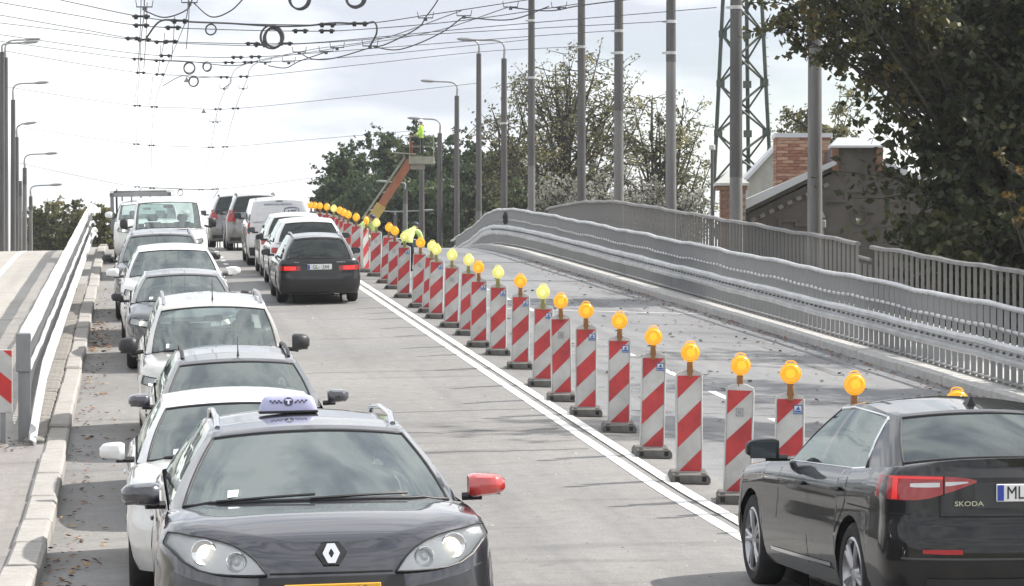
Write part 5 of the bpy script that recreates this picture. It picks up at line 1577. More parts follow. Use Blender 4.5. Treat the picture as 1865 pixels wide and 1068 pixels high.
M_ins = principled('insulator', (.02, .02, .022), .4)
mb = MB()
for k in (-.10, .10): mb.lathe([(.0, k - .05), (.05, k - .03), (.05, k + .03), (0, k + .05)], 8, 'X')
mb.box((0, 0, .01), (.34, .04, .04)); me_ins = mb.mesh('insulator', M_ins, smooth=50)
for i, (pts, d, ins) in enumerate(SP):
    p3 = [P(x, y, d) for x, y in pts]
    o = wire('span_wire', p3, .0085 + d * .00002, 'black cross-span wire with insulators, %s from the top of the picture' % ORD[i], 'wire', 'cross-span wires')
    P2 = catmull([Vector((x, y, 0)) for x, y in pts], 10); xs = [p.x for p in P2]; ys = [p.y for p in P2]
    for x in ins:
        q = link('insulator', me_ins, o); q.location = P(x, np.interp(x, xs, ys), d); q.scale = (1, 1, 1)
# contact wires: two pairs
CW = [([(263, -20, 40), (262, 30, 58), (257, 73, 70), (254, 133, 104), (250, 193, 128), (249, 263, 152), (250, 340, 176)], 'left wire of the left trolley pair'),
      ([(345, -20, 40), (340, 30, 58), (330, 60, 70), (300, 133, 104), (282, 193, 128), (276, 263, 152), (277, 342, 176)], 'right wire of the left trolley pair'),
      ([(840, 20, 58), (690, 72, 70), (560, 92, 84), (440, 120, 98), (418, 150, 110), (397, 199, 128), (384, 268, 152), (366, 345, 176)], 'left wire of the right trolley pair'),
      ([(930, 12, 58), (780, 60, 70), (600, 90, 84), (470, 114, 94), (448, 150, 108), (429, 198, 128), (410, 268, 152), (391, 345, 176)], 'right wire of the right trolley pair')]
for pts, lab in CW:
    wire('contact_wire', [P(*p) for p in pts], .010, lab + ' receding over the road', 'wire', None)
# droppers: light hangers between span wire and contact wire
for i, (x, y0, y1, d) in enumerate([(257, 0, 130, 62), (268, 5, 125, 66), (345, 2, 90, 62), (318, 30, 110, 70), (293, 82, 138, 80), (250, 140, 190, 110), (278, 140, 192, 110), (300, 60, 100, 75)]):
    wire('dropper', [P(x, y0, d), P(x - 2, (y0 + y1) / 2, d), P(x - 6, y1, d)], .009, 'thin hanger wire, %s of the droppers on the left wires' % ORD[i], 'wire', 'droppers', smooth_=4)
FE = [([(263, 20), (300, 32), (340, 18), (352, -6)], 56, 'sagging feeder loop between the two left wires'), ([(352, 5), (385, 31), (420, 20), (447, -6)], 56, 'sagging feeder loop right of the left wires'),
      ([(266, 70), (290, 40), (320, 37), (345, 40), (420, 43), (500, 48), (560, 47), (610, 42), (660, 44), (682, 41), (686, 60), (674, 84)], 58.5, 'thick feeder cable strung along the highest cross wire'),
      ([(674, 84), (700, 82), (760, 52), (775, 32)], 60, 'jumper cable rising to the right'), ([(680, 86), (730, 90), (800, 62), (845, 30)], 62, 'lower sagging jumper cable'),
      ([(545, 96), (570, 108), (610, 106), (672, 88)], 66, 'middle sagging jumper cable'), ([(488, 120), (520, 124), (545, 112), (594, 95)], 72, 'left sagging jumper cable'),
      ([(775, 32), (790, 12), (800, -4)], 60, 'black cable end leaving the top of the picture'), ([(845, 32), (930, 36), (1000, 12)], 62, 'long jumper above the poles'), ([(930, 14), (1000, 20), (1060, 10), (1180, -5)], 62, 'upper jumper in front of the poles'),
      ([(250, 108), (340, 112), (420, 120), (470, 112)], 92.4, 'feeder cable with coils hanging from it'), ([(296, 157), (330, 139), (352, 142), (400, 140), (418, 141), (420, 152), (408, 160)], 104.5, 'short feeder cable near the warning triangle'),
      ([(250, 352), (262, 342), (300, 343), (380, 346), (398, 344), (388, 362)], 176.5, 'lowest feeder cable above the white van')]
for pts, d, lab in FE:
    wire('feeder_cable', [P(x, y, d) for x, y in pts], .020 if 'thick' in lab else (.02 if d > 150 else .014), lab, 'cable')
# cable coils
def coil(x, y, r_px, d, n, label, seed):
    rng = random.Random(seed); c_ = P(x, y, d); r_ = r_px * d / F_PX
    mb = MB()
    for k in range(n):
        rr = r_ * rng.uniform(.82, 1.0); dx, dz = rng.uniform(-.12, .12) * r_, rng.uniform(-.12, .12) * r_; ph = rng.uniform(-.3, .3); sq = rng.uniform(.85, 1)
        pts = [c_ + Vector((dx + rr * sq * math.cos(a), rng.uniform(-.004, .004) + .04 * math.sin(a + ph), dz + rr * math.sin(a))) for a in np.linspace(0, 2 * math.pi, 25)]
        mb.tube(pts, .016, 5, cap=False)
    tag(mb.build('cable_coil', M_wire, smooth=80), label, 'coil', None)
coil(498, 69, 22, 58.5, 7, 'large black cable coil hanging from the highest wire', 1); coil(383, 53, 10, 58.5, 1, 'single thin cable loop left of the large coil', 2)
coil(545, -2, 21, 52, 3, 'cable coil at the top edge, left of two', 3); coil(648, -4, 20, 52, 5, 'cable coil at the top edge, right of two', 4)
coil(344, 124, 11, 92.4, 3, 'small coil on the left wires, left of two', 5); coil(377, 122, 9, 92.4, 2, 'small coil on the left wires, right of two', 6); coil(353, 149, 10, 104.5, 3, 'small coil beside the warning triangle', 7)
coil(312, 352, 6, 176.5, 1, 'far coil above the white van, left of two', 8); coil(329, 351, 6, 176.5, 3, 'far coil above the white van, right of two', 9)
for (x, y, d, lab) in ((340, 146, 104.5, 'grey triangle plate hanging beside a coil'), (371, 203, 128, 'grey triangle plate hanging alone below the wire')):
    mb = MB(); c_ = P(x, y, d); mb.prism([(-.11, -.08), (.11, -.08), (0, .11)], -.01, .01, 'Y', off=c_); tag(mb.build('hanging_plate', M_galvd), lab, 'plate')
# three-pronged wire holders
mb = MB(); mb.box((0, 0, 0), (.30, .03, .02)); mb.box((0, 0, -.03), (.07, .05, .06))
for k in (-.14, .14): mb.tube([(k, 0, 0), (k * 1.15, 0, .12)], .008, 5)
me_hold = mb.mesh('wire_holder', M_wire)
for i, (x, y, d) in enumerate(sorted(((775, 33, 60), (845, 29, 62), (930, 13, 62), (1018, 14, 62), (674, 84, 60), (614, 87, 66), (594, 94, 66), (545, 95, 68), (526, 113, 72), (483, 114, 80), (263, 13, 56), (345, 5, 56), (408, 161, 104), (443, 161, 104), (396, 222, 128), (388, 222, 128)))):
    o = link('wire_holder', me_hold); o.location = P(x, y, d); tag(o, 'small three-pronged wire holder on the overhead line, %s from the left' % ORD[i], 'fitting', 'wire holders')

# ------------------------------------------------------------------ lattice tower
M_tow = noisy('tower_green_paint', (.035, .052, .042), (.065, .08, .068), 2, .6)
dT = 128.0; cT = P(1352, 400, dT); cT.z = 0
tw = thing('lattice_tower', 'green steel lattice tower rising behind the pole', 'tower', cT, (0, 0, rad(28)))
def tw_w(z): return 1.12 - .036 * z
Ht = 22.0
corner = [(-1, -1), (1, -1), (1, 1), (-1, 1)]
def tp(k, z): hw = max(.25, tw_w(z)); return Vector((corner[k % 4][0] * hw, corner[k % 4][1] * hw, z))
for k in range(4):
    mb = MB(); mb.tube([tp(k, 0), tp(k, Ht * .5), tp(k, 14.5), tp(k, Ht)], .10, 4); mb.build('leg', M_tow, tw)
z = .6; lv_ = 0
while z < 15:
    st = 1.05
    for k in range(4):
        a, b = (tp(k, z), tp(k + 1, z + st)) if (lv_ + k) % 2 else (tp(k + 1, z), tp(k, z + st))
        mb = MB(); mb.tube([a, b], .055, 4); mb.build('brace', M_tow, tw)
        if lv_ % 2 == 0:
            mb = MB(); c_ = tp(k, z); mb.box((c_.x * .93, c_.y * .93, c_.z), (.26, .26, .3)); mb.build('gusset', M_tow, tw)
    z += st; lv_ += 1
mb = MB()
for i in range(36): q = tp(1, 1 + i * .4); mb.tube([q, q + Vector((.22, 0, 0))], .012, 4)
mb.build('step_bolts', M_tow, tw)

# ------------------------------------------------------------------ brick station
dB = 93.0; sB = F_PX / dB
M_plaster = noisy('dark_plaster_wall', (.066, .058, .053), (.105, .093, .085), 1.1, .9, bump=.5, c3=(.14, .122, .112))
M_sheet = principled('zinc_sheet', (.60, .61, .64), .35, .6)
M_mortar = principled('mortar', (.30, .26, .22), .95)
def bx(x): return (x - CX) / sB
def bz(y): return ZC - (y - CY) / sB
bld = thing('brick_station', 'dark gabled brick building with pale sheet coping behind the walkway railing', 'building', (bx(1555), dB, 0))
ox = bx(1555)
def L2(x, y): return (bx(x) - ox, bz(y))
mb = MB(); mb.prism([L2(1355, 534), L2(1357, 392), L2(1523, 313), L2(1523, 268), L2(1603, 268), L2(1603, 313), L2(1755, 392), L2(1757, 534)], 0, 6.0, 'Y'); mb.build('wall', M_plaster, bld)
mb = MB(); mb.prism([L2(1355, 700), L2(1355, 534), L2(1757, 534), L2(1757, 700)], .001, 6.0, 'Y'); mb.build('wall', M_plaster, bld)
for side in (0, 1):
    a0 = L2(1352, 384); a1 = L2(1521, 301); b1 = L2(1521, 292); b0 = L2(1352, 366)
    q = [a0, a1, b1, b0]
    if side: q = [(-x + 2 * (bx(1563) - ox), z) for x, z in q]
    mb = MB(); mb.prism(q, -.35, 6.1, 'Y'); mb.build('sheet_coping', M_sheet, bld)
    q2 = [(x, z - .13) for x, z in (a0, a1)] + [(a1[0], a1[1] - .005), (a0[0], a0[1] - .005)]
    if side: q2 = [(-x + 2 * (bx(1563) - ox), z) for x, z in q2]
    mb = MB(); mb.prism(q2, -.16, .02, 'Y'); mb.build('corbel_course', M_plaster, bld)
# stepped dentils below the coping
mb0 = MB(); mb0.box((0, 0, 0), (.16, .10, .12)); me_den = mb0.mesh('dentil', noisy('dentil_plaster', (.13, .12, .11), (.2, .18, .165), 4, .9))
for k in range(9):
    x = 1372 + k * 16.5; o = link('dentil', me_den, bld); zz = bz(np.interp(x, [1357, 1523], [392, 313])) - .27; o.location = (bx(x) - ox, -.05, zz); o.rotation_euler = (0, rad(-25), 0)
# parapet block
mb = MB(); mb.box((bx(1560) - ox, .3, bz(285)), (1.46, .5, .55)); mb.build('parapet', M_plaster, bld)
for sx in (1520, 1601): 
    mb = MB(); mb.box((bx(sx) - ox, -.02, bz(291)), (.2, .36, .72)); mb.build('parapet_pier', noisy('brick_dark', (.15, .075, .05), (.2, .11, .08), 5, .9), bld)
mb = MB(); G0 = [L2(1512, 266), L2(1608, 266)]; x0, x1 = G0[0][0], G0[1][0]; z0 = G0[0][1]; z1 = z0 + .27
mb.add([(x0, -.25, z0), (x1, -.25, z0), (x1, .75, z0), (x0, .75, z0), (x0 + .25, .25, z1), (x1 - .25, .25, z1), (x0, -.25, z0 - .07), (x1, -.25, z0 - .07), (x1, .75, z0 - .07), (x0, .75, z0 - .07)],
       [(0, 1, 5, 4), (1, 2, 5), (2, 3, 4, 5), (3, 0, 4), (6, 7, 1, 0), (7, 8, 2, 1), (8, 9, 3, 2), (9, 6, 0, 3)]); mb.build('parapet_cap', M_sheet, bld)
# recessed panels and stepped moulding
for pts in ([(1500, 445), (1500, 366), (1540, 366), (1540, 348), (1620, 348), (1620, 366), (1660, 366), (1660, 445)], [(1420, 445), (1420, 402), (1450, 402), (1450, 410), (1478, 410), (1478, 445)]):
    pl = [Vector((L2(*p)[0], -.03, L2(*p)[1])) for p in pts]
    for k, (a, b) in enumerate(zip(pl, pl[1:])):
        mb = MB(); c_ = (a + b) / 2; dd = b - a; mb.box(c_, (abs(dd.x) + (.1 if abs(dd.x) > .01 else .1), .08 + .012 * (k % 2), abs(dd.z) + (-.1 if abs(dd.z) > .2 else .1 if abs(dd.z) < .01 else .0))); mb.build('moulding', M_plaster, bld)
mb = MB(); c_ = L2(1565, 395); mb.lathe([(.20, 0), (.26, -.02), (.28, -.05), (.20, -.06)], 20, 'Y', (c_[0], 0, c_[1]), cap=False); mb.build('round_moulding', M_plaster, bld)
# brick chimney block with single bricks
M_br = [noisy('brick_orange', (.25, .115, .065), (.32, .16, .10), 5, .9), noisy('brick_red', (.20, .085, .05), (.27, .12, .08), 5, .9), noisy('brick_pale', (.34, .20, .13), (.40, .25, .17), 5, .9)]
def brick_block(root_, x0, x1, y0, y1, depth, yo, bw=.34, bh=.105, mats=None):
    mats = mats or M_br
    xa, xb = bx(x0) - ox, bx(x1) - ox; za, zb_ = bz(y1), bz(y0)
    mb = MB(); mb.box(((xa + xb) / 2, yo + depth / 2, (za + zb_) / 2), (xb - xa - .03, depth - .03, zb_ - za)); core = mb.build('mortar_core', M_mortar, root_)
    mes = []
    for m_ in mats: 
        b = MB(); b.box((0, 0, 0), (bw - .018, .10, bh - .018)); mes.append(b.mesh('brick', m_))
    z = za + bh / 2; row = 0
    while z < zb_ - .02:
        x = xa + (bw / 2 if row % 2 == 0 else 0)
        while x < xb - .05:
            xs_, xe = max(x - bw / 2, xa), min(x + bw / 2, xb)
            o = link('brick', random.choice(mes), core); o.location = ((xs_ + xe) / 2, yo + .04 - random.uniform(0, .012), z); o.scale = ((xe - xs_) / bw, 1, 1)
            x += bw
        # side face towards the road
        o = link('brick', random.choice(mes), core); o.location = (xa + .035, yo + depth / 2, z); o.rotation_euler = (0, 0, rad(90)); o.scale = ((depth - .12) / bw, 1, 1)
        z += bh; row += 1
    return core
chim = thing('brick_chimney_stack', 'orange brick block with flat zinc cover behind the gable', 'chimney', (ox, dB + 3.5, 0))
brick_block(chim, 1433, 1535, 240, 345, 1.3, 0, .36, .105)
mb = MB(); mb.box((bx(1484) - ox, .65, bz(236)), (bx(1538) - bx(1430), 1.45, .14)); mb.build('zinc_cover', M_sheet, chim)
pil = thing('brick_pillar', 'brick gate pillar with pale pyramid cap left of the gable', 'pillar', (ox, dB - 1.5, 0))
brick_block(pil, 1308, 1352, 342, 480, .85, 0, .30, .11, [noisy('brick_brown', (.19, .10, .07), (.25, .14, .10), 5, .9), noisy('brick_umber', (.15, .085, .06), (.2, .12, .09), 5, .9)])
x0, x1 = bx(1297) - ox, bx(1357) - ox; z0 = bz(337)
mb = MB(); mb.add([(x0, -.12, z0), (x1, -.12, z0), (x1, .95, z0), (x0, .95, z0), ((x0 + x1) / 2, .42, z0 + .46), (x0, -.12, z0 - .08), (x1, -.12, z0 - .08), (x1, .95, z0 - .08), (x0, .95, z0 - .08)],
                  [(0, 1, 4), (1, 2, 4), (2, 3, 4), (3, 0, 4), (5, 6, 1, 0), (6, 7, 2, 1), (7, 8, 3, 2), (8, 5, 0, 3)]); mb.build('pyramid_cap', noisy('cap_stone', (.42, .42, .40), (.52, .52, .5), 3, .8), pil)
mb = MB(); mb.box(((x0 + x1) / 2, .42, z0 - .14), ((x1 - x0) * .9, .95, .12)); mb.build('cornice', noisy('brick_brown', (.19, .10, .07), (.25, .14, .10), 5, .9), pil)
# grey gabled shed far behind, small meter box on the pole
shed = thing('shed', 'grey gabled shed seen past the lattice tower', 'shed', P(1410, 534, 118) * 1.0)
shed.location.z = 0
def sx_(x): return (x - 1410) * 118 / F_PX
def sz_(y): return ZC - (y - CY) * 118 / F_PX
mb = MB(); mb.prism([(sx_(1362), 0), (sx_(1362), sz_(325)), (sx_(1432), sz_(252)), (sx_(1500), sz_(252)), (sx_(1500), 0)], 0, 3, 'Y'); mb.build('wall', noisy('shed_render', (.30, .29, .27), (.38, .37, .35), 2, .9), shed)
mb = MB(); mb.prism([(sx_(1358), sz_(331)), (sx_(1432), sz_(252) + .02), (sx_(1432), sz_(252) + .16), (sx_(1356), sz_(331) + .14)], -.2, 3.2, 'Y'); mb.build('roof', M_sheet, shed)
mbx = thing('meter_box', 'small pale box mounted beside the thick concrete pole', 'box', P(1499, 408, 77.2))
mb = MB(); mb.box((0, 0, 0), (.14, .10, .20), bev=.015); mb.build('case', principled('box_grey', (.5, .5, .49), .5), mbx)
mb = MB(); mb.tube([(0, 0, -.1), (0, 0, -.9)], .016, 6); mb.build('conduit', M_galvd, mbx)
mb = MB(); mb.prism([(-.10, .42), (-.06, .42), (.06, .16), (-.10, .16)], -.04, .04, 'Y'); mb.build('bracket', principled('box_grey', (.5, .5, .49), .5), mbx)
sl = thing('mast', 'thin dark mast with pale cap before the sparse tree', 'mast', (P(1297, 534, 96).x, 96, 0))
mb = MB(); mb.lathe([(.06, 0), (.05, 6.8)], 8, 'Z'); mb.build('shaft', M_poled, sl, smooth=60)
mb = MB(); mb.lathe([(.0, 6.95), (.1, 6.9), (.1, 6.76), (.05, 6.74)], 10, 'Z'); mb.build('cap', M_dwhite, sl, smooth=60)
# ------------------------------------------------------------------ trees
def leaf_mesh(name, pts, size, mat, rng, tones, aspect=.62, curl=.18):
    """pts (n,3): one small folded leaf per point"""
    n = len(pts); P_ = np.array(pts, dtype=np.float64)
    a = rng.normal(size=(n, 3)); a /= np.linalg.norm(a, axis=1, keepdims=True)
    b = rng.normal(size=(n, 3)); b -= (b * a).sum(1, keepdims=True) * a; b /= np.linalg.norm(b, axis=1, keepdims=True)
    c_ = np.cross(a, b)
    s_ = (rng.uniform(.65, 1.25, n) * size)[:, None]
    V = np.stack([P_ - a * s_, P_ - b * s_ * aspect + c_ * s_ * curl, P_ + a * s_, P_ + b * s_ * aspect + c_ * s_ * curl], axis=1).reshape(-1, 3)
    me = bpy.data.meshes.new(name)
    me.vertices.add(4 * n); me.vertices.foreach_set('co', V.astype(np.float32).ravel())
    me.loops.add(6 * n); me.polygons.add(2 * n)
    base = np.arange(n) * 4
    L_ = np.stack([base, base + 1, base + 2, base, base + 2, base + 3], axis=1).ravel()
    me.loops.foreach_set('vertex_index', L_.astype(np.int32))
    me.polygons.foreach_set('loop_start', (np.arange(2 * n) * 3).astype(np.int32))
    me.update(calc_edges=True)
    at = me.attributes.new('leaf_tone', 'FLOAT', 'POINT'); at.data.foreach_set('value', np.repeat(np.clip(tones, 0, 1), 4).astype(np.float32))
    me.materials.append(mat); me.validate()
    return me
M_bark = noisy('bark', (.035, .029, .025), (.065, .056, .048), 5, .95, bump=.5)
def tree(name, label, loc, H, crown_c, crown_r, n_limb, n_twig, leaves_per, leaf, mat, seed, trunk_r=.25, spread=.55, tone=(.5, .22), stems=1, crown_pow=.5, group=None, fork=.3, droop=0, cat='tree', edge_bias=0, reach=None, twig_r=.012):
    rng = np.random.default_rng(seed); rr = random.Random(seed)
    t = thing(name, label, cat, loc, group=group)
    mb = MB(); pts = []; tn = []
    cc = Vector(crown_c); cr = Vector(crown_r)
    for st in range(stems):
        lean = Vector((rr.uniform(-1, 1), rr.uniform(-1, 1), 0)) * (.05 * H if stems == 1 else .22 * cr.x)
        top = Vector((cc.x * .6, cc.y * .6, cc.z + cr.z * .55)) + lean
        tr = catmull([Vector((lean.x * .1, lean.y * .1, -.2)), Vector((lean.x * .3 + rr.uniform(-.1, .1), lean.y * .3, H * .2)), (top + Vector((0, 0, H * .3))) * .5 + Vector((rr.uniform(-.3, .3), rr.uniform(-.3, .3), 0)), top], 6)
        mb.tube(tr, [trunk_r * (1 - .88 * i / (len(tr) - 1)) for i in range(len(tr))], 8)
        for li in range(n_limb // stems):
            while True:
                q = Vector((rr.uniform(-1, 1), rr.uniform(-1, 1), rr.uniform(-1, 1)))
                if .25 < q.length < 1: break
            q = q.normalized() * (q.length ** crown_pow)
            tgt = cc + Vector((q.x * cr.x, q.y * cr.y, q.z * cr.z))
            f = rr.uniform(fork, .95); s0 = tr[int(f * (len(tr) - 1))]
            if s0.z > tgt.z + .15 * H: s0 = tr[int(fork * (len(tr) - 1))]
            mid = s0 * .45 + tgt * .55 + Vector((rr.uniform(-.3, .3), rr.uniform(-.3, .3), rr.uniform(.0, .5))) * (cr.x * .25)
            lb_ = catmull([s0, mid, tgt], 4); r_ = trunk_r * (1 - .8 * f) * .55
            mb.tube(lb_, [max(.012, r_ * (1 - .85 * i / (len(lb_) - 1))) for i in range(len(lb_))], 5, cap=False)
            clump = rr.gauss(0, tone[1])
            for tw_ in range(n_twig):
                k = rr.randint(2, len(lb_) - 1); b0 = lb_[k]
                e = b0 + Vector((rr.gauss(0, 1), rr.gauss(0, 1), rr.gauss(0, .8) - droop)) * spread * cr.x * .42
                if twig_r: mb.tube([b0, (b0 + e) / 2 + Vector((0, 0, rr.uniform(-.1, .15))), e], [twig_r * 1.5, twig_r, twig_r * .5], 4, cap=False)
                m_ = max(1, int(leaves_per * rr.uniform(.5, 1.5)))
                ff = rng.uniform(.25, 1.05, (m_, 1)); base = np.array(b0) * (1 - ff) + np.array(e) * ff
                pts.append(base + rng.normal(size=(m_, 3)) * spread * cr.x * .10 * np.array([1, 1, .8]))
                tn.append(np.full(m_, tone[0] + clump + rr.gauss(0, .06)) + rng.normal(size=m_) * .07)
    mb.build('trunk', M_bark, t, smooth=70, recalc=False)
    me = leaf_mesh('crown', np.concatenate(pts), leaf, mat, rng, np.concatenate(tn))
    link('crown', me, t)
    return t
LM_dark = leafmat('leaves_dark_autumn', [(.020, .027, .013), (.038, .047, .019), (.066, .070, .026), (.11, .088, .030), (.26, .15, .03)], .3)
LM_green = leafmat('leaves_green', [(.026, .048, .022), (.052, .084, .036), (.092, .128, .052), (.16, .18, .07)], .35)
LM_brown = leafmat('leaves_sparse_brown', [(.085, .085, .05), (.15, .155, .08), (.24, .235, .115), (.36, .32, .15)], .4)
LM_silver = leafmat('leaves_silver', [(.20, .20, .16), (.30, .30, .25), (.42, .42, .37), (.50, .50, .46)], .3)
LM_left = leafmat('leaves_left', [(.045, .055, .02), (.085, .095, .032), (.15, .15, .05), (.24, .20, .07)], .4)

# big dark tree on the right
dD = 70.0; c0 = P(1895, 185, dD)
tree('large_tree', 'large dark leafy tree filling the upper right corner', (c0.x + 1.0, dD + 1, 0), 11, (0, 0, c0.z + .3), (4.6, 3.4, 4.7), 190, 17, 25, .125, LM_dark, 21, .30, .52, (.27, .14), crown_pow=.6, fork=.2)
c1 = P(1545, 20, 66)
tree('large_tree', 'browner overhanging tree crown in front of the thick pole', (c1.x + 4.6, 73, 0), 9.5, (-4.6, -6.5, c1.z + .35), (1.75, 1.6, 1.35), 44, 11, 17, .095, LM_dark, 22, .2, .5, (.42, .16), crown_pow=.5, fork=.5)
c1 = P(1790, 320, 69)
tree('large_tree', 'lower dark boughs hanging over the gable wall', (c1.x + 3.6, 73.5, 0), 6.5, (-3.6, -4.5, c1.z + .1), (1.5, 1.5, 1.9), 64, 13, 20, .115, LM_dark, 23, .2, .5, (.24, .12), crown_pow=.5, fork=.3)
c1 = P(1835, 330, 64)
tree('young_tree', 'tree with orange leaves at the right edge', (c1.x + .9, 64, 0), 6, (-.6, 0, c1.z), (.6, .7, 1.2), 9, 6, 10, .07, LM_dark, 24, .12, .5, (.74, .12), crown_pow=.6, fork=.3)
c1 = P(1815, 440, 66)
tree('hedge_shrub', 'dark bushy undergrowth below the big tree behind the railing', (c1.x, 67, 0), 4, (0, 0, 2.5), (1.9, 1.4, 2.1), 60, 11, 17, .11, LM_dark, 25, .1, .5, (.28, .14), crown_pow=.5, fork=.1, cat='shrub')
# sparse autumn trees behind the poles
dS = 165.0
for i, (x, ytop, wpx, n, sd, lab) in enumerate(((1040, 74, 165, 130, 31, 'tall sparse tree with thin brown foliage behind the poles'), (1205, 150, 105, 84, 32, 'smaller sparse tree right of the tall one'), (930, 150, 90, 60, 33, 'thin sparse tree left behind the street lamps'))):
    q = F_PX / dS; zt = ZC + (CY - ytop) / q; X = (x - CX) / q; rz = zt * .43
    tree('sparse_tree', lab, (X, dS + i * 2, 0), zt, (0, 0, zt - rz), (wpx / q, wpx / q * .8, rz), n, 13, 10, .10, LM_brown, sd, .34, .40, (.46, .2), crown_pow=.5, fork=.22, twig_r=.017)
c2 = P(1455, 260, 135)
tree('sparse_tree', 'sparse tree between the lattice tower and the dark tree', (c2.x + 1, 136, 0), 11, (0, 0, c2.z + .3), (2.2, 1.8, 2.8), 46, 12, 14, .095, LM_brown, 35, .2, .45, (.42, .18), crown_pow=.5, fork=.3, twig_r=.025)
# silvery shrubs below them
for i, (x, y, rx, rz) in enumerate(((1010, 345, 55, 40), (1100, 345, 60, 50), (1180, 355, 55, 45), (1250, 365, 45, 50), (960, 355, 40, 40))):
    dd = 140.0; q = F_PX / dd; X = (x - CX) / q; z = ZC + (CY - y) / q
    tree('silver_shrub', 'pale silvery shrub behind the walkway railing, %s from the left' % ORD[(1, 2, 3, 4, 0)[i]], (X, dd + i * .5, 0), z + rz / q, (0, 0, z), (rx / q, rx / q * .8, rz / q), 26, 8, 12, .085, LM_silver if i < 4 else LM_green, 40 + i, .12, .55, (.5, .22), crown_pow=.5, fork=.2, cat='shrub', group=None, twig_r=.02)
# dense green trees beyond the crest
for i, (x, ytop, wpx, hz, sd, dd) in enumerate(((635, 268, 58, 120, 51, 215), (700, 240, 60, 140, 52, 220), (765, 232, 58, 150, 53, 214), (835, 232, 62, 160, 54, 210), (900, 255, 62, 150, 55, 205), (604, 325, 38, 75, 56, 212), (870, 290, 64, 120, 57, 196), (690, 325, 72, 80, 58, 204), (785, 330, 74, 80, 59, 202))):
    q = F_PX / dd; zt = ZC + (CY - ytop) / q; X = (x - CX) / q; rz = hz / q * .62
    tree('dense_tree', 'dense green tree beyond the crest, %s of the row from the left' % ORD[(1, 3, 4, 6, 8, 0, 7, 2, 5)[i]], (X, dd, 0), zt, (0, 0, zt - rz), (wpx / q, wpx / q * .7, rz), 66, 12, 15, .17, LM_green, sd, .3, .46, (.36 + .03 * (i % 3), .2), crown_pow=.42, fork=.25, twig_r=0)
# trees behind the left carriageway
for i, (x, ytop, wpx, hz, sd, dd) in enumerate(((95, 352, 40, 50, 61, 200), (140, 368, 40, 45, 62, 196), (190, 370, 30, 50, 63, 190), (60, 375, 30, 40, 64, 205))):
    q = F_PX / dd; zt = ZC + (CY - ytop) / q; X = (x - CX) / q; rz = hz / q
    tree('left_tree', 'olive green tree behind the left carriageway, %s from the left edge' % ORD[(1, 2, 3, 0)[i]], (X, dd, 0), zt, (0, 0, zt - rz), (wpx / q, wpx / q * .7, rz), 40, 9, 12, .13, LM_left, sd, .2, .5, (.5, .2), crown_pow=.45, fork=.25, twig_r=.02)

# roadside trees just past the right edge of the picture, whose shade dapples the closed lane
for i, (X, d_, z, rx, rz, sd) in enumerate(((8.7, 39, 8.6, 1.9, 1.7, 71), (11.0, 45.5, 8.8, 2.3, 2.2, 72), (12.3, 52.5, 9.0, 2.4, 2.3, 73))):
    tree('roadside_tree', 'roadside tree beyond the right edge, %s from the camera' % ORD[i], (X + 2.6, d_ + .5, 0), z + rz, (-2.6, -.5, z), (rx, rx, rz), 34, 8, 10, .11, LM_green, sd, .16, .5, (.4, .2), crown_pow=.5, fork=.4)

# ------------------------------------------------------------------ people
def person(label, loc, rotz, J, E, Rr, mats, matfun, scale=1.0):
    """one continuous skinned body; J joints, E edges, Rr radii"""
    me = bpy.data.meshes.new('person'); me.from_pydata([Vector(j) * scale for j in J], E, []); me.update()
    ob = bpy.data.objects.new('person', me); COL.objects.link(ob)
    sk = ob.modifiers.new('skin', 'SKIN'); sk.use_smooth_shade = True; sk.branch_smoothing = .6
    sv = me.skin_vertices[0].data if me.skin_vertices else None
    if sv is None:
        bm = bmesh.new(); bm.from_mesh(me); bm.verts.layers.skin.verify(); bm.to_mesh(me); bm.free(); sv = me.skin_vertices[0].data
    for i, q in enumerate(Rr):
        rx, ry = (q, q) if not isinstance(q, tuple) else q
        sv[i].radius = (rx * scale, ry * scale); sv[i].use_root = (i == 0)
    su = ob.modifiers.new('sub', 'SUBSURF'); su.levels = 2; su.render_levels = 2
    bpy.context.view_layer.update()
    dg = bpy.context.evaluated_depsgraph_get()
    m2 = bpy.data.meshes.new_from_object(ob.evaluated_get(dg)); bpy.data.objects.remove(ob)
    m2.materials.clear()
    for m_ in mats: m2.materials.append(m_)
    for p in m2.polygons:
        p.material_index = matfun(p.center / scale); p.use_smooth = True
    t = thing('person', label, 'person', loc, (0, 0, rotz))
    link('body', m2, t)
    return t
M_skin = principled('skin', (.42, .24, .17), .6); M_hiv = noisy('hi_vis_jacket', (.46, .75, .06), (.56, .82, .12), 6, .7)
M_hiv2 = noisy('hi_vis_vest_pale', (.52, .70, .16), (.62, .76, .3), 6, .7); M_trou = principled('dark_trousers', (.02, .022, .028), .85); M_helm = principled('helmet_white', (.75, .75, .74), .35); M_cap = principled('cap_dark_blue', (.035, .045, .075), .6); M_tape = principled('reflective_tape', (.6, .62, .64), .3, .3)
M_boot = principled('boots', (.015, .014, .013), .8)
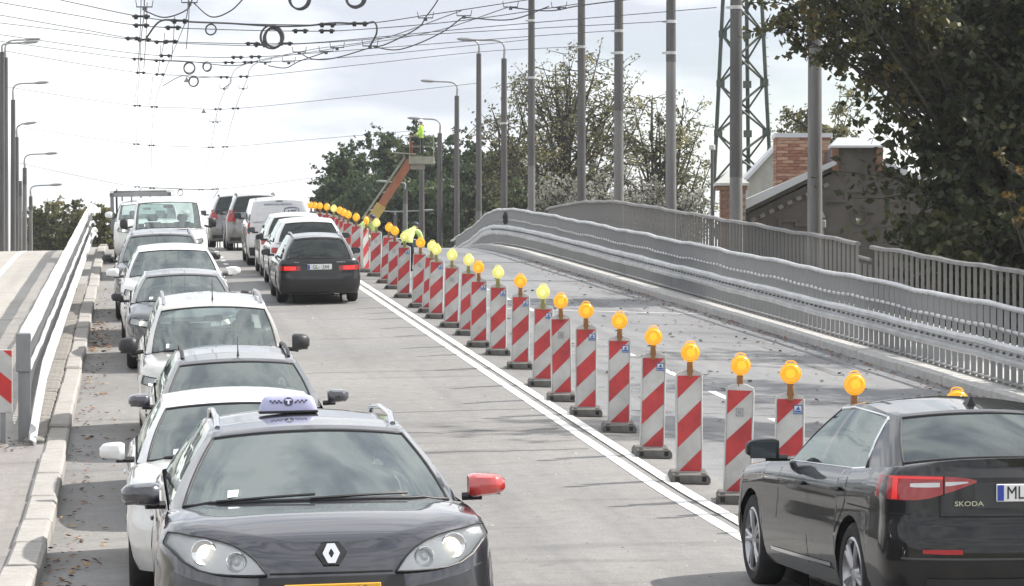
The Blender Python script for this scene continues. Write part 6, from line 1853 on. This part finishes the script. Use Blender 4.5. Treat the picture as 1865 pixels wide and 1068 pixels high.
# standing body facing -X-ish; joints in metres
SJ = [(0, 0, .98), (0, 0, 1.12), (0, 0, 1.32), (.0, 0, 1.46), (0, 0, 1.53), (-.015, 0, 1.60), (-.02, 0, 1.68), (-.01, 0, 1.76),
      (.10, 0, .95), (.115, .0, .52), (.12, .03, .10), (.12, -.10, .05), (-.10, 0, .95), (-.115, 0, .52), (-.12, .03, .10), (-.12, -.10, .05),
      (.19, 0, 1.43), (.26, -.04, 1.17), (.20, -.26, 1.05), (.16, -.36, 1.06), (-.19, 0, 1.43), (-.26, -.04, 1.17), (-.20, -.26, 1.05), (-.16, -.36, 1.06)]
SE = [(0, 1), (1, 2), (2, 3), (3, 4), (4, 5), (5, 6), (6, 7), (0, 8), (8, 9), (9, 10), (10, 11), (0, 12), (12, 13), (13, 14), (14, 15), (3, 16), (16, 17), (17, 18), (18, 19), (3, 20), (20, 21), (21, 22), (22, 23)]
SR = [(.17, .12), (.175, .13), (.19, .135), (.13, .10), .062, .068, .088, .07, .105, .075, .055, .045, .105, .075, .055, .045, .085, .068, .052, .045, .085, .068, .052, .045]
def mf_work(p):
    if p.z > 1.54: return 0
    if p.z < .13: return 3
    if p.z < .90 and abs(p.y) < .2: return 2
    if p.y < -.30: return 0
    if 1.10 < p.z < 1.16 and abs(p.x) < .24: return 4
    return 1
def helmet(t, p, mat, r=.128):
    mb = MB(); mb.lathe([(0, .13), (.06, .118), (.105, .08), (r, .02), (r + .004, 0), (r + .03, -.012), (r - .01, -.016)], 18, 'Z', p); mb.build('helmet', mat, t, smooth=60)
def face(t, p, s_=1):
    """nose, ears, eyes on a small head looking towards -Y"""
    mb = MB(); mb.lathe([(0, -.03), (.014, .0), (.018, .02), (0, .03)], 8, 'Z', (p[0], p[1] - .09, p[2] - .01)); mb.box((p[0] - .085, p[1], p[2]), (.02, .04, .06), bev=.008); mb.box((p[0] + .085, p[1], p[2]), (.02, .04, .06), bev=.008); mb.build('face_features', M_skin, t, smooth=60)
    mb = MB()
    for q in (-.03, .03): mb.lathe([(0, -.008), (.010, 0), (0, .008)], 8, 'Y', (p[0] + q, p[1] - .085, p[2] + .02))
    mb.build('eyes', M_boot, t)
dLf = 152.0
pp = P(767, 284, dLf - .35)
SRW = list(SR); SRW[1] = (.20, .15); SRW[2] = (.225, .16); SRW[3] = (.16, .12)
for _k in (16, 17, 20, 21): SRW[_k] *= 1.2
t = person('worker in lime hi-vis jacket and white helmet standing on the lift platform', pp, rad(-75), SJ, SE, SRW, [M_skin, M_hiv, M_trou, M_boot, M_tape], mf_work, 1.0)
helmet(t, (-.012, 0, 1.72), M_helm); face(t, (-.02, 0, 1.66))
# hunched worker behind the boards
BJ = [(0, 0, .92), (0, -.10, 1.05), (0, -.24, 1.16), (0, -.36, 1.25), (0, -.42, 1.30), (0, -.46, 1.33), (0, -.52, 1.35), (0, -.58, 1.36),
      (.11, .02, .88), (.13, -.05, .50), (.13, .05, .10), (.13, -.08, .05), (-.11, .02, .88), (-.13, -.05, .50), (-.13, .05, .10), (-.13, -.08, .05),
      (.20, -.33, 1.20), (.25, -.42, .95), (.16, -.52, .75), (.13, -.58, .68), (-.20, -.33, 1.20), (-.25, -.42, .95), (-.16, -.52, .75), (-.13, -.58, .68)]
def mf_bend(p):
    if p.y < -.44 and p.z > 1.15: return 0
    if p.z < .12: return 3
    if p.z < .88 and p.y > -.25: return 2
    if p.z < .74: return 0
    return 1
for (x, d_, lab, rz) in ((741, 77, 'hunched worker in pale hi-vis vest and dark cap behind the delineators', 155), (651, 83, 'bent worker in hi-vis vest mostly hidden behind the delineators', 60)):
    X = (x - CX) * d_ / F_PX; u, v = uv_of(X, d_); p = R(u, v)
    t = person(lab, p, rad(rz), BJ, SE, SR, [M_skin, M_hiv2, M_trou, M_boot, M_tape], mf_bend); t.scale = (.92, .92, .86)
    mb = MB(); mb.lathe([(0, .10), (.06, .088), (.098, .05), (.105, .0), (.10, -.01)], 16, 'Z'); o = mb.build('cap', M_cap, t, smooth=60); o.location = (0, -.52, 1.40); o.rotation_euler = (rad(28), 0, 0)
# taxi driver, hand on the wheel
c, r = TAXI
DJ = [(0, 0, .0), (0, .03, .16), (0, .05, .36), (0, .05, .48), (0, .03, .55), (0, .02, .62), (0, .01, .69), (0, .02, .77),
      (.10, -.06, .0), (.13, -.42, .06), (.12, -.62, -.25), (.12, -.72, -.28), (-.10, -.06, .0), (-.13, -.42, .06), (-.12, -.62, -.25), (-.12, -.72, -.28),
      (.20, .04, .44), (.27, -.12, .24), (.17, -.36, .36), (.13, -.44, .40), (-.20, .04, .44), (-.27, -.12, .24), (-.17, -.36, .34), (-.13, -.44, .38)]
sp = c.lp(c.aC + 1.30, .37, .58)
M_shirt = principled('dark_shirt', (.06, .065, .08), .9)
t = person('taxi driver in a dark shirt holding the steering wheel', (0, 0, 0), 0, DJ, SE, SR, [M_skin, M_shirt], lambda p: 0 if (p.z > .55 or p.y < -.36 and p.z > .2) else 1)
face(t, (0, 0, .68))
mb = MB(); mb.lathe([(0, .115), (.06, .10), (.092, .05), (.095, .0), (.085, -.04)], 16, 'Z', (0, .025, .70)); mb.build('hair', principled('hair_dark', (.03, .022, .016), .8), t, smooth=60)
mb = MB()
for hx in (.13, -.13):
    for k in range(4): mb.tube([(hx + (k - 1.5) * .018, -.45, .41), (hx + (k - 1.5) * .018, -.49, .43 - .004 * k), (hx + (k - 1.5) * .017, -.495, .395)], [.010, .009, .007], 6)
    sgn = 1 if hx < 0 else -1
    mb.tube([(hx + sgn * .03, -.43, .39), (hx + sgn * .045, -.47, .40)], [.011, .009], 6)
mb.build('fingers', M_skin, t, smooth=60)
bpy.context.view_layer.update()
t.matrix_basis = r.matrix_basis @ Matrix.Translation(sp)

for i, (cc_, rr_, lab) in enumerate(DRIVERS):
    src = [k for k in bpy.data.objects if k.get('label') == 'taxi driver in a dark shirt holding the steering wheel'][0]
    q = src.copy(); COL.objects.link(q); q['label'] = lab
    for ch in src.children:
        k = ch.copy(); COL.objects.link(k); k.parent = q
    q.matrix_basis = rr_.matrix_basis @ Matrix.Translation(cc_.lp(cc_.aC + 1.22, .37, .58 + (cc_.zcw - .985)))

# ------------------------------------------------------------------ boom lift
M_or = noisy('lift_orange', (.25, .085, .04), (.34, .13, .065), 3, .6, c3=(.18, .09, .05)); M_lg = noisy('lift_grey_green', (.24, .235, .19), (.33, .31, .25), 3, .7); M_ly = noisy('lift_yellow', (.48, .36, .10), (.40, .28, .08), 3, .6)
b0 = P(676, 402, dLf); b1 = P(748, 293, dLf)
lf = thing('boom_lift', 'weathered orange boom lift raised over the closed lane', 'lift', (b0.x - .2, dLf, prof(dLf)))
ib = Matrix.Translation(lf.location).inverted()
def lfp(name, mb, mat, parent=None, smooth=None):
    o = mb.build(name, mat, None, smooth=smooth); o.matrix_basis = ib; o.parent = parent or lf
    if parent: o.matrix_basis = Matrix.Identity(4)
    return o
dv = (b1 - b0); ang = math.atan2(dv.z, dv.x); Lb = dv.length
def bar(mb, p, q, w_, h_):
    d_ = q - p; mb.box((p + q) / 2, (d_.length, w_, h_), rot=(0, -math.atan2(d_.z, d_.x), 0))
mb = MB(); bar(mb, b0 + dv * .22, b0 + dv * 1.0, .36, .40); lfp('boom', mb, M_or)
mb = MB(); bar(mb, b0 - dv * .12, b0 + dv * .26, .44, .50); lfp('boom_base', mb, M_ly)
nrm = Vector((-dv.z, 0, dv.x)).normalized()
mb = MB(); bar(mb, b0 + nrm * .42 - dv * .05, b0 + dv + nrm * .34, .12, .10); lfp('tie_rod', mb, M_lg)
pc = P(768, 289, dLf)
mb = MB(); mb.box(pc + Vector((.0, 0, -.10)), (1.25, 1.1, .36)); mb.box(pc + Vector((-.2, 0, -.4)), (.7, .5, .28)); lfp('platform', mb, M_lg)
mb = MB()
for (x, y) in ((-.6, -.5), (.6, -.5), (-.6, .5), (.6, .5), (-.05, -.5)): mb.tube([pc + Vector((x, y, .08)), pc + Vector((x, y, 1.12))], .014, 6)
for z in (.6, 1.12):
    q = [pc + Vector(k) for k in ((-.95, -.5, z), (.62, -.5, z), (.62, .5, z), (-.62, .5, z), (-.62, -.5, z))]
    for a, b in zip(q, q[1:]): mb.tube([a, b], .014, 6)
mb.tube([pc + Vector((-1.5, -.4, .28)), pc + Vector((-.3, -.4, .2))], .04, 6)
lfp('guard_rails', mb, M_lg)
mb = MB(); mb.box(pc + Vector((-.52, -.3, .5)), (.16, .2, .7), bev=.03); lfp('control_box', mb, principled('rust_red', (.22, .06, .03), .8))
gz = prof(dLf)
mb = MB(); tq = b0 - dv * .1; mb.box((tq.x, tq.y, (tq.z + gz + .9) / 2), (.9, .9, max(.3, tq.z - gz - .9))); mb.box((tq.x + .3, tq.y, gz + .75), (2.2, 4.6, .5), bev=.05); lfp('chassis', mb, M_or)
for sx in (-.75, 1.35):
    for sy in (-1.5, 1.5):
        mb = MB(); mb.lathe([(.2, -.14), (.42, -.13), (.45, -.08), (.45, .08), (.42, .13), (.2, .14)], 20, 'X', (tq.x + sx, tq.y + sy, gz + .45)); lfp('wheel', mb, M_tyre, smooth=40)

# ------------------------------------------------------------------ damp air
mb = MB(); mb.box((0, 470, 13), (1220, 1080, 30))
hz = mb.build('haze', None) if False else link('haze', mb.mesh('haze', principled('tmp_air', (1, 1, 1))))
am = bpy.data.materials.new('damp_air'); am.use_nodes = True; am.node_tree.nodes.clear()
pv = N(am.node_tree, 'ShaderNodeVolumePrincipled'); pv.inputs['Color'].default_value = (.93, .96, 1, 1); pv.inputs['Density'].default_value = .00022; pv.inputs['Anisotropy'].default_value = .3
ao = N(am.node_tree, 'ShaderNodeOutputMaterial'); am.node_tree.links.new(pv.outputs[0], ao.inputs['Volume'])
hz.data.materials.clear(); hz.data.materials.append(am); stuff(hz, 'thin damp air over the bridge')
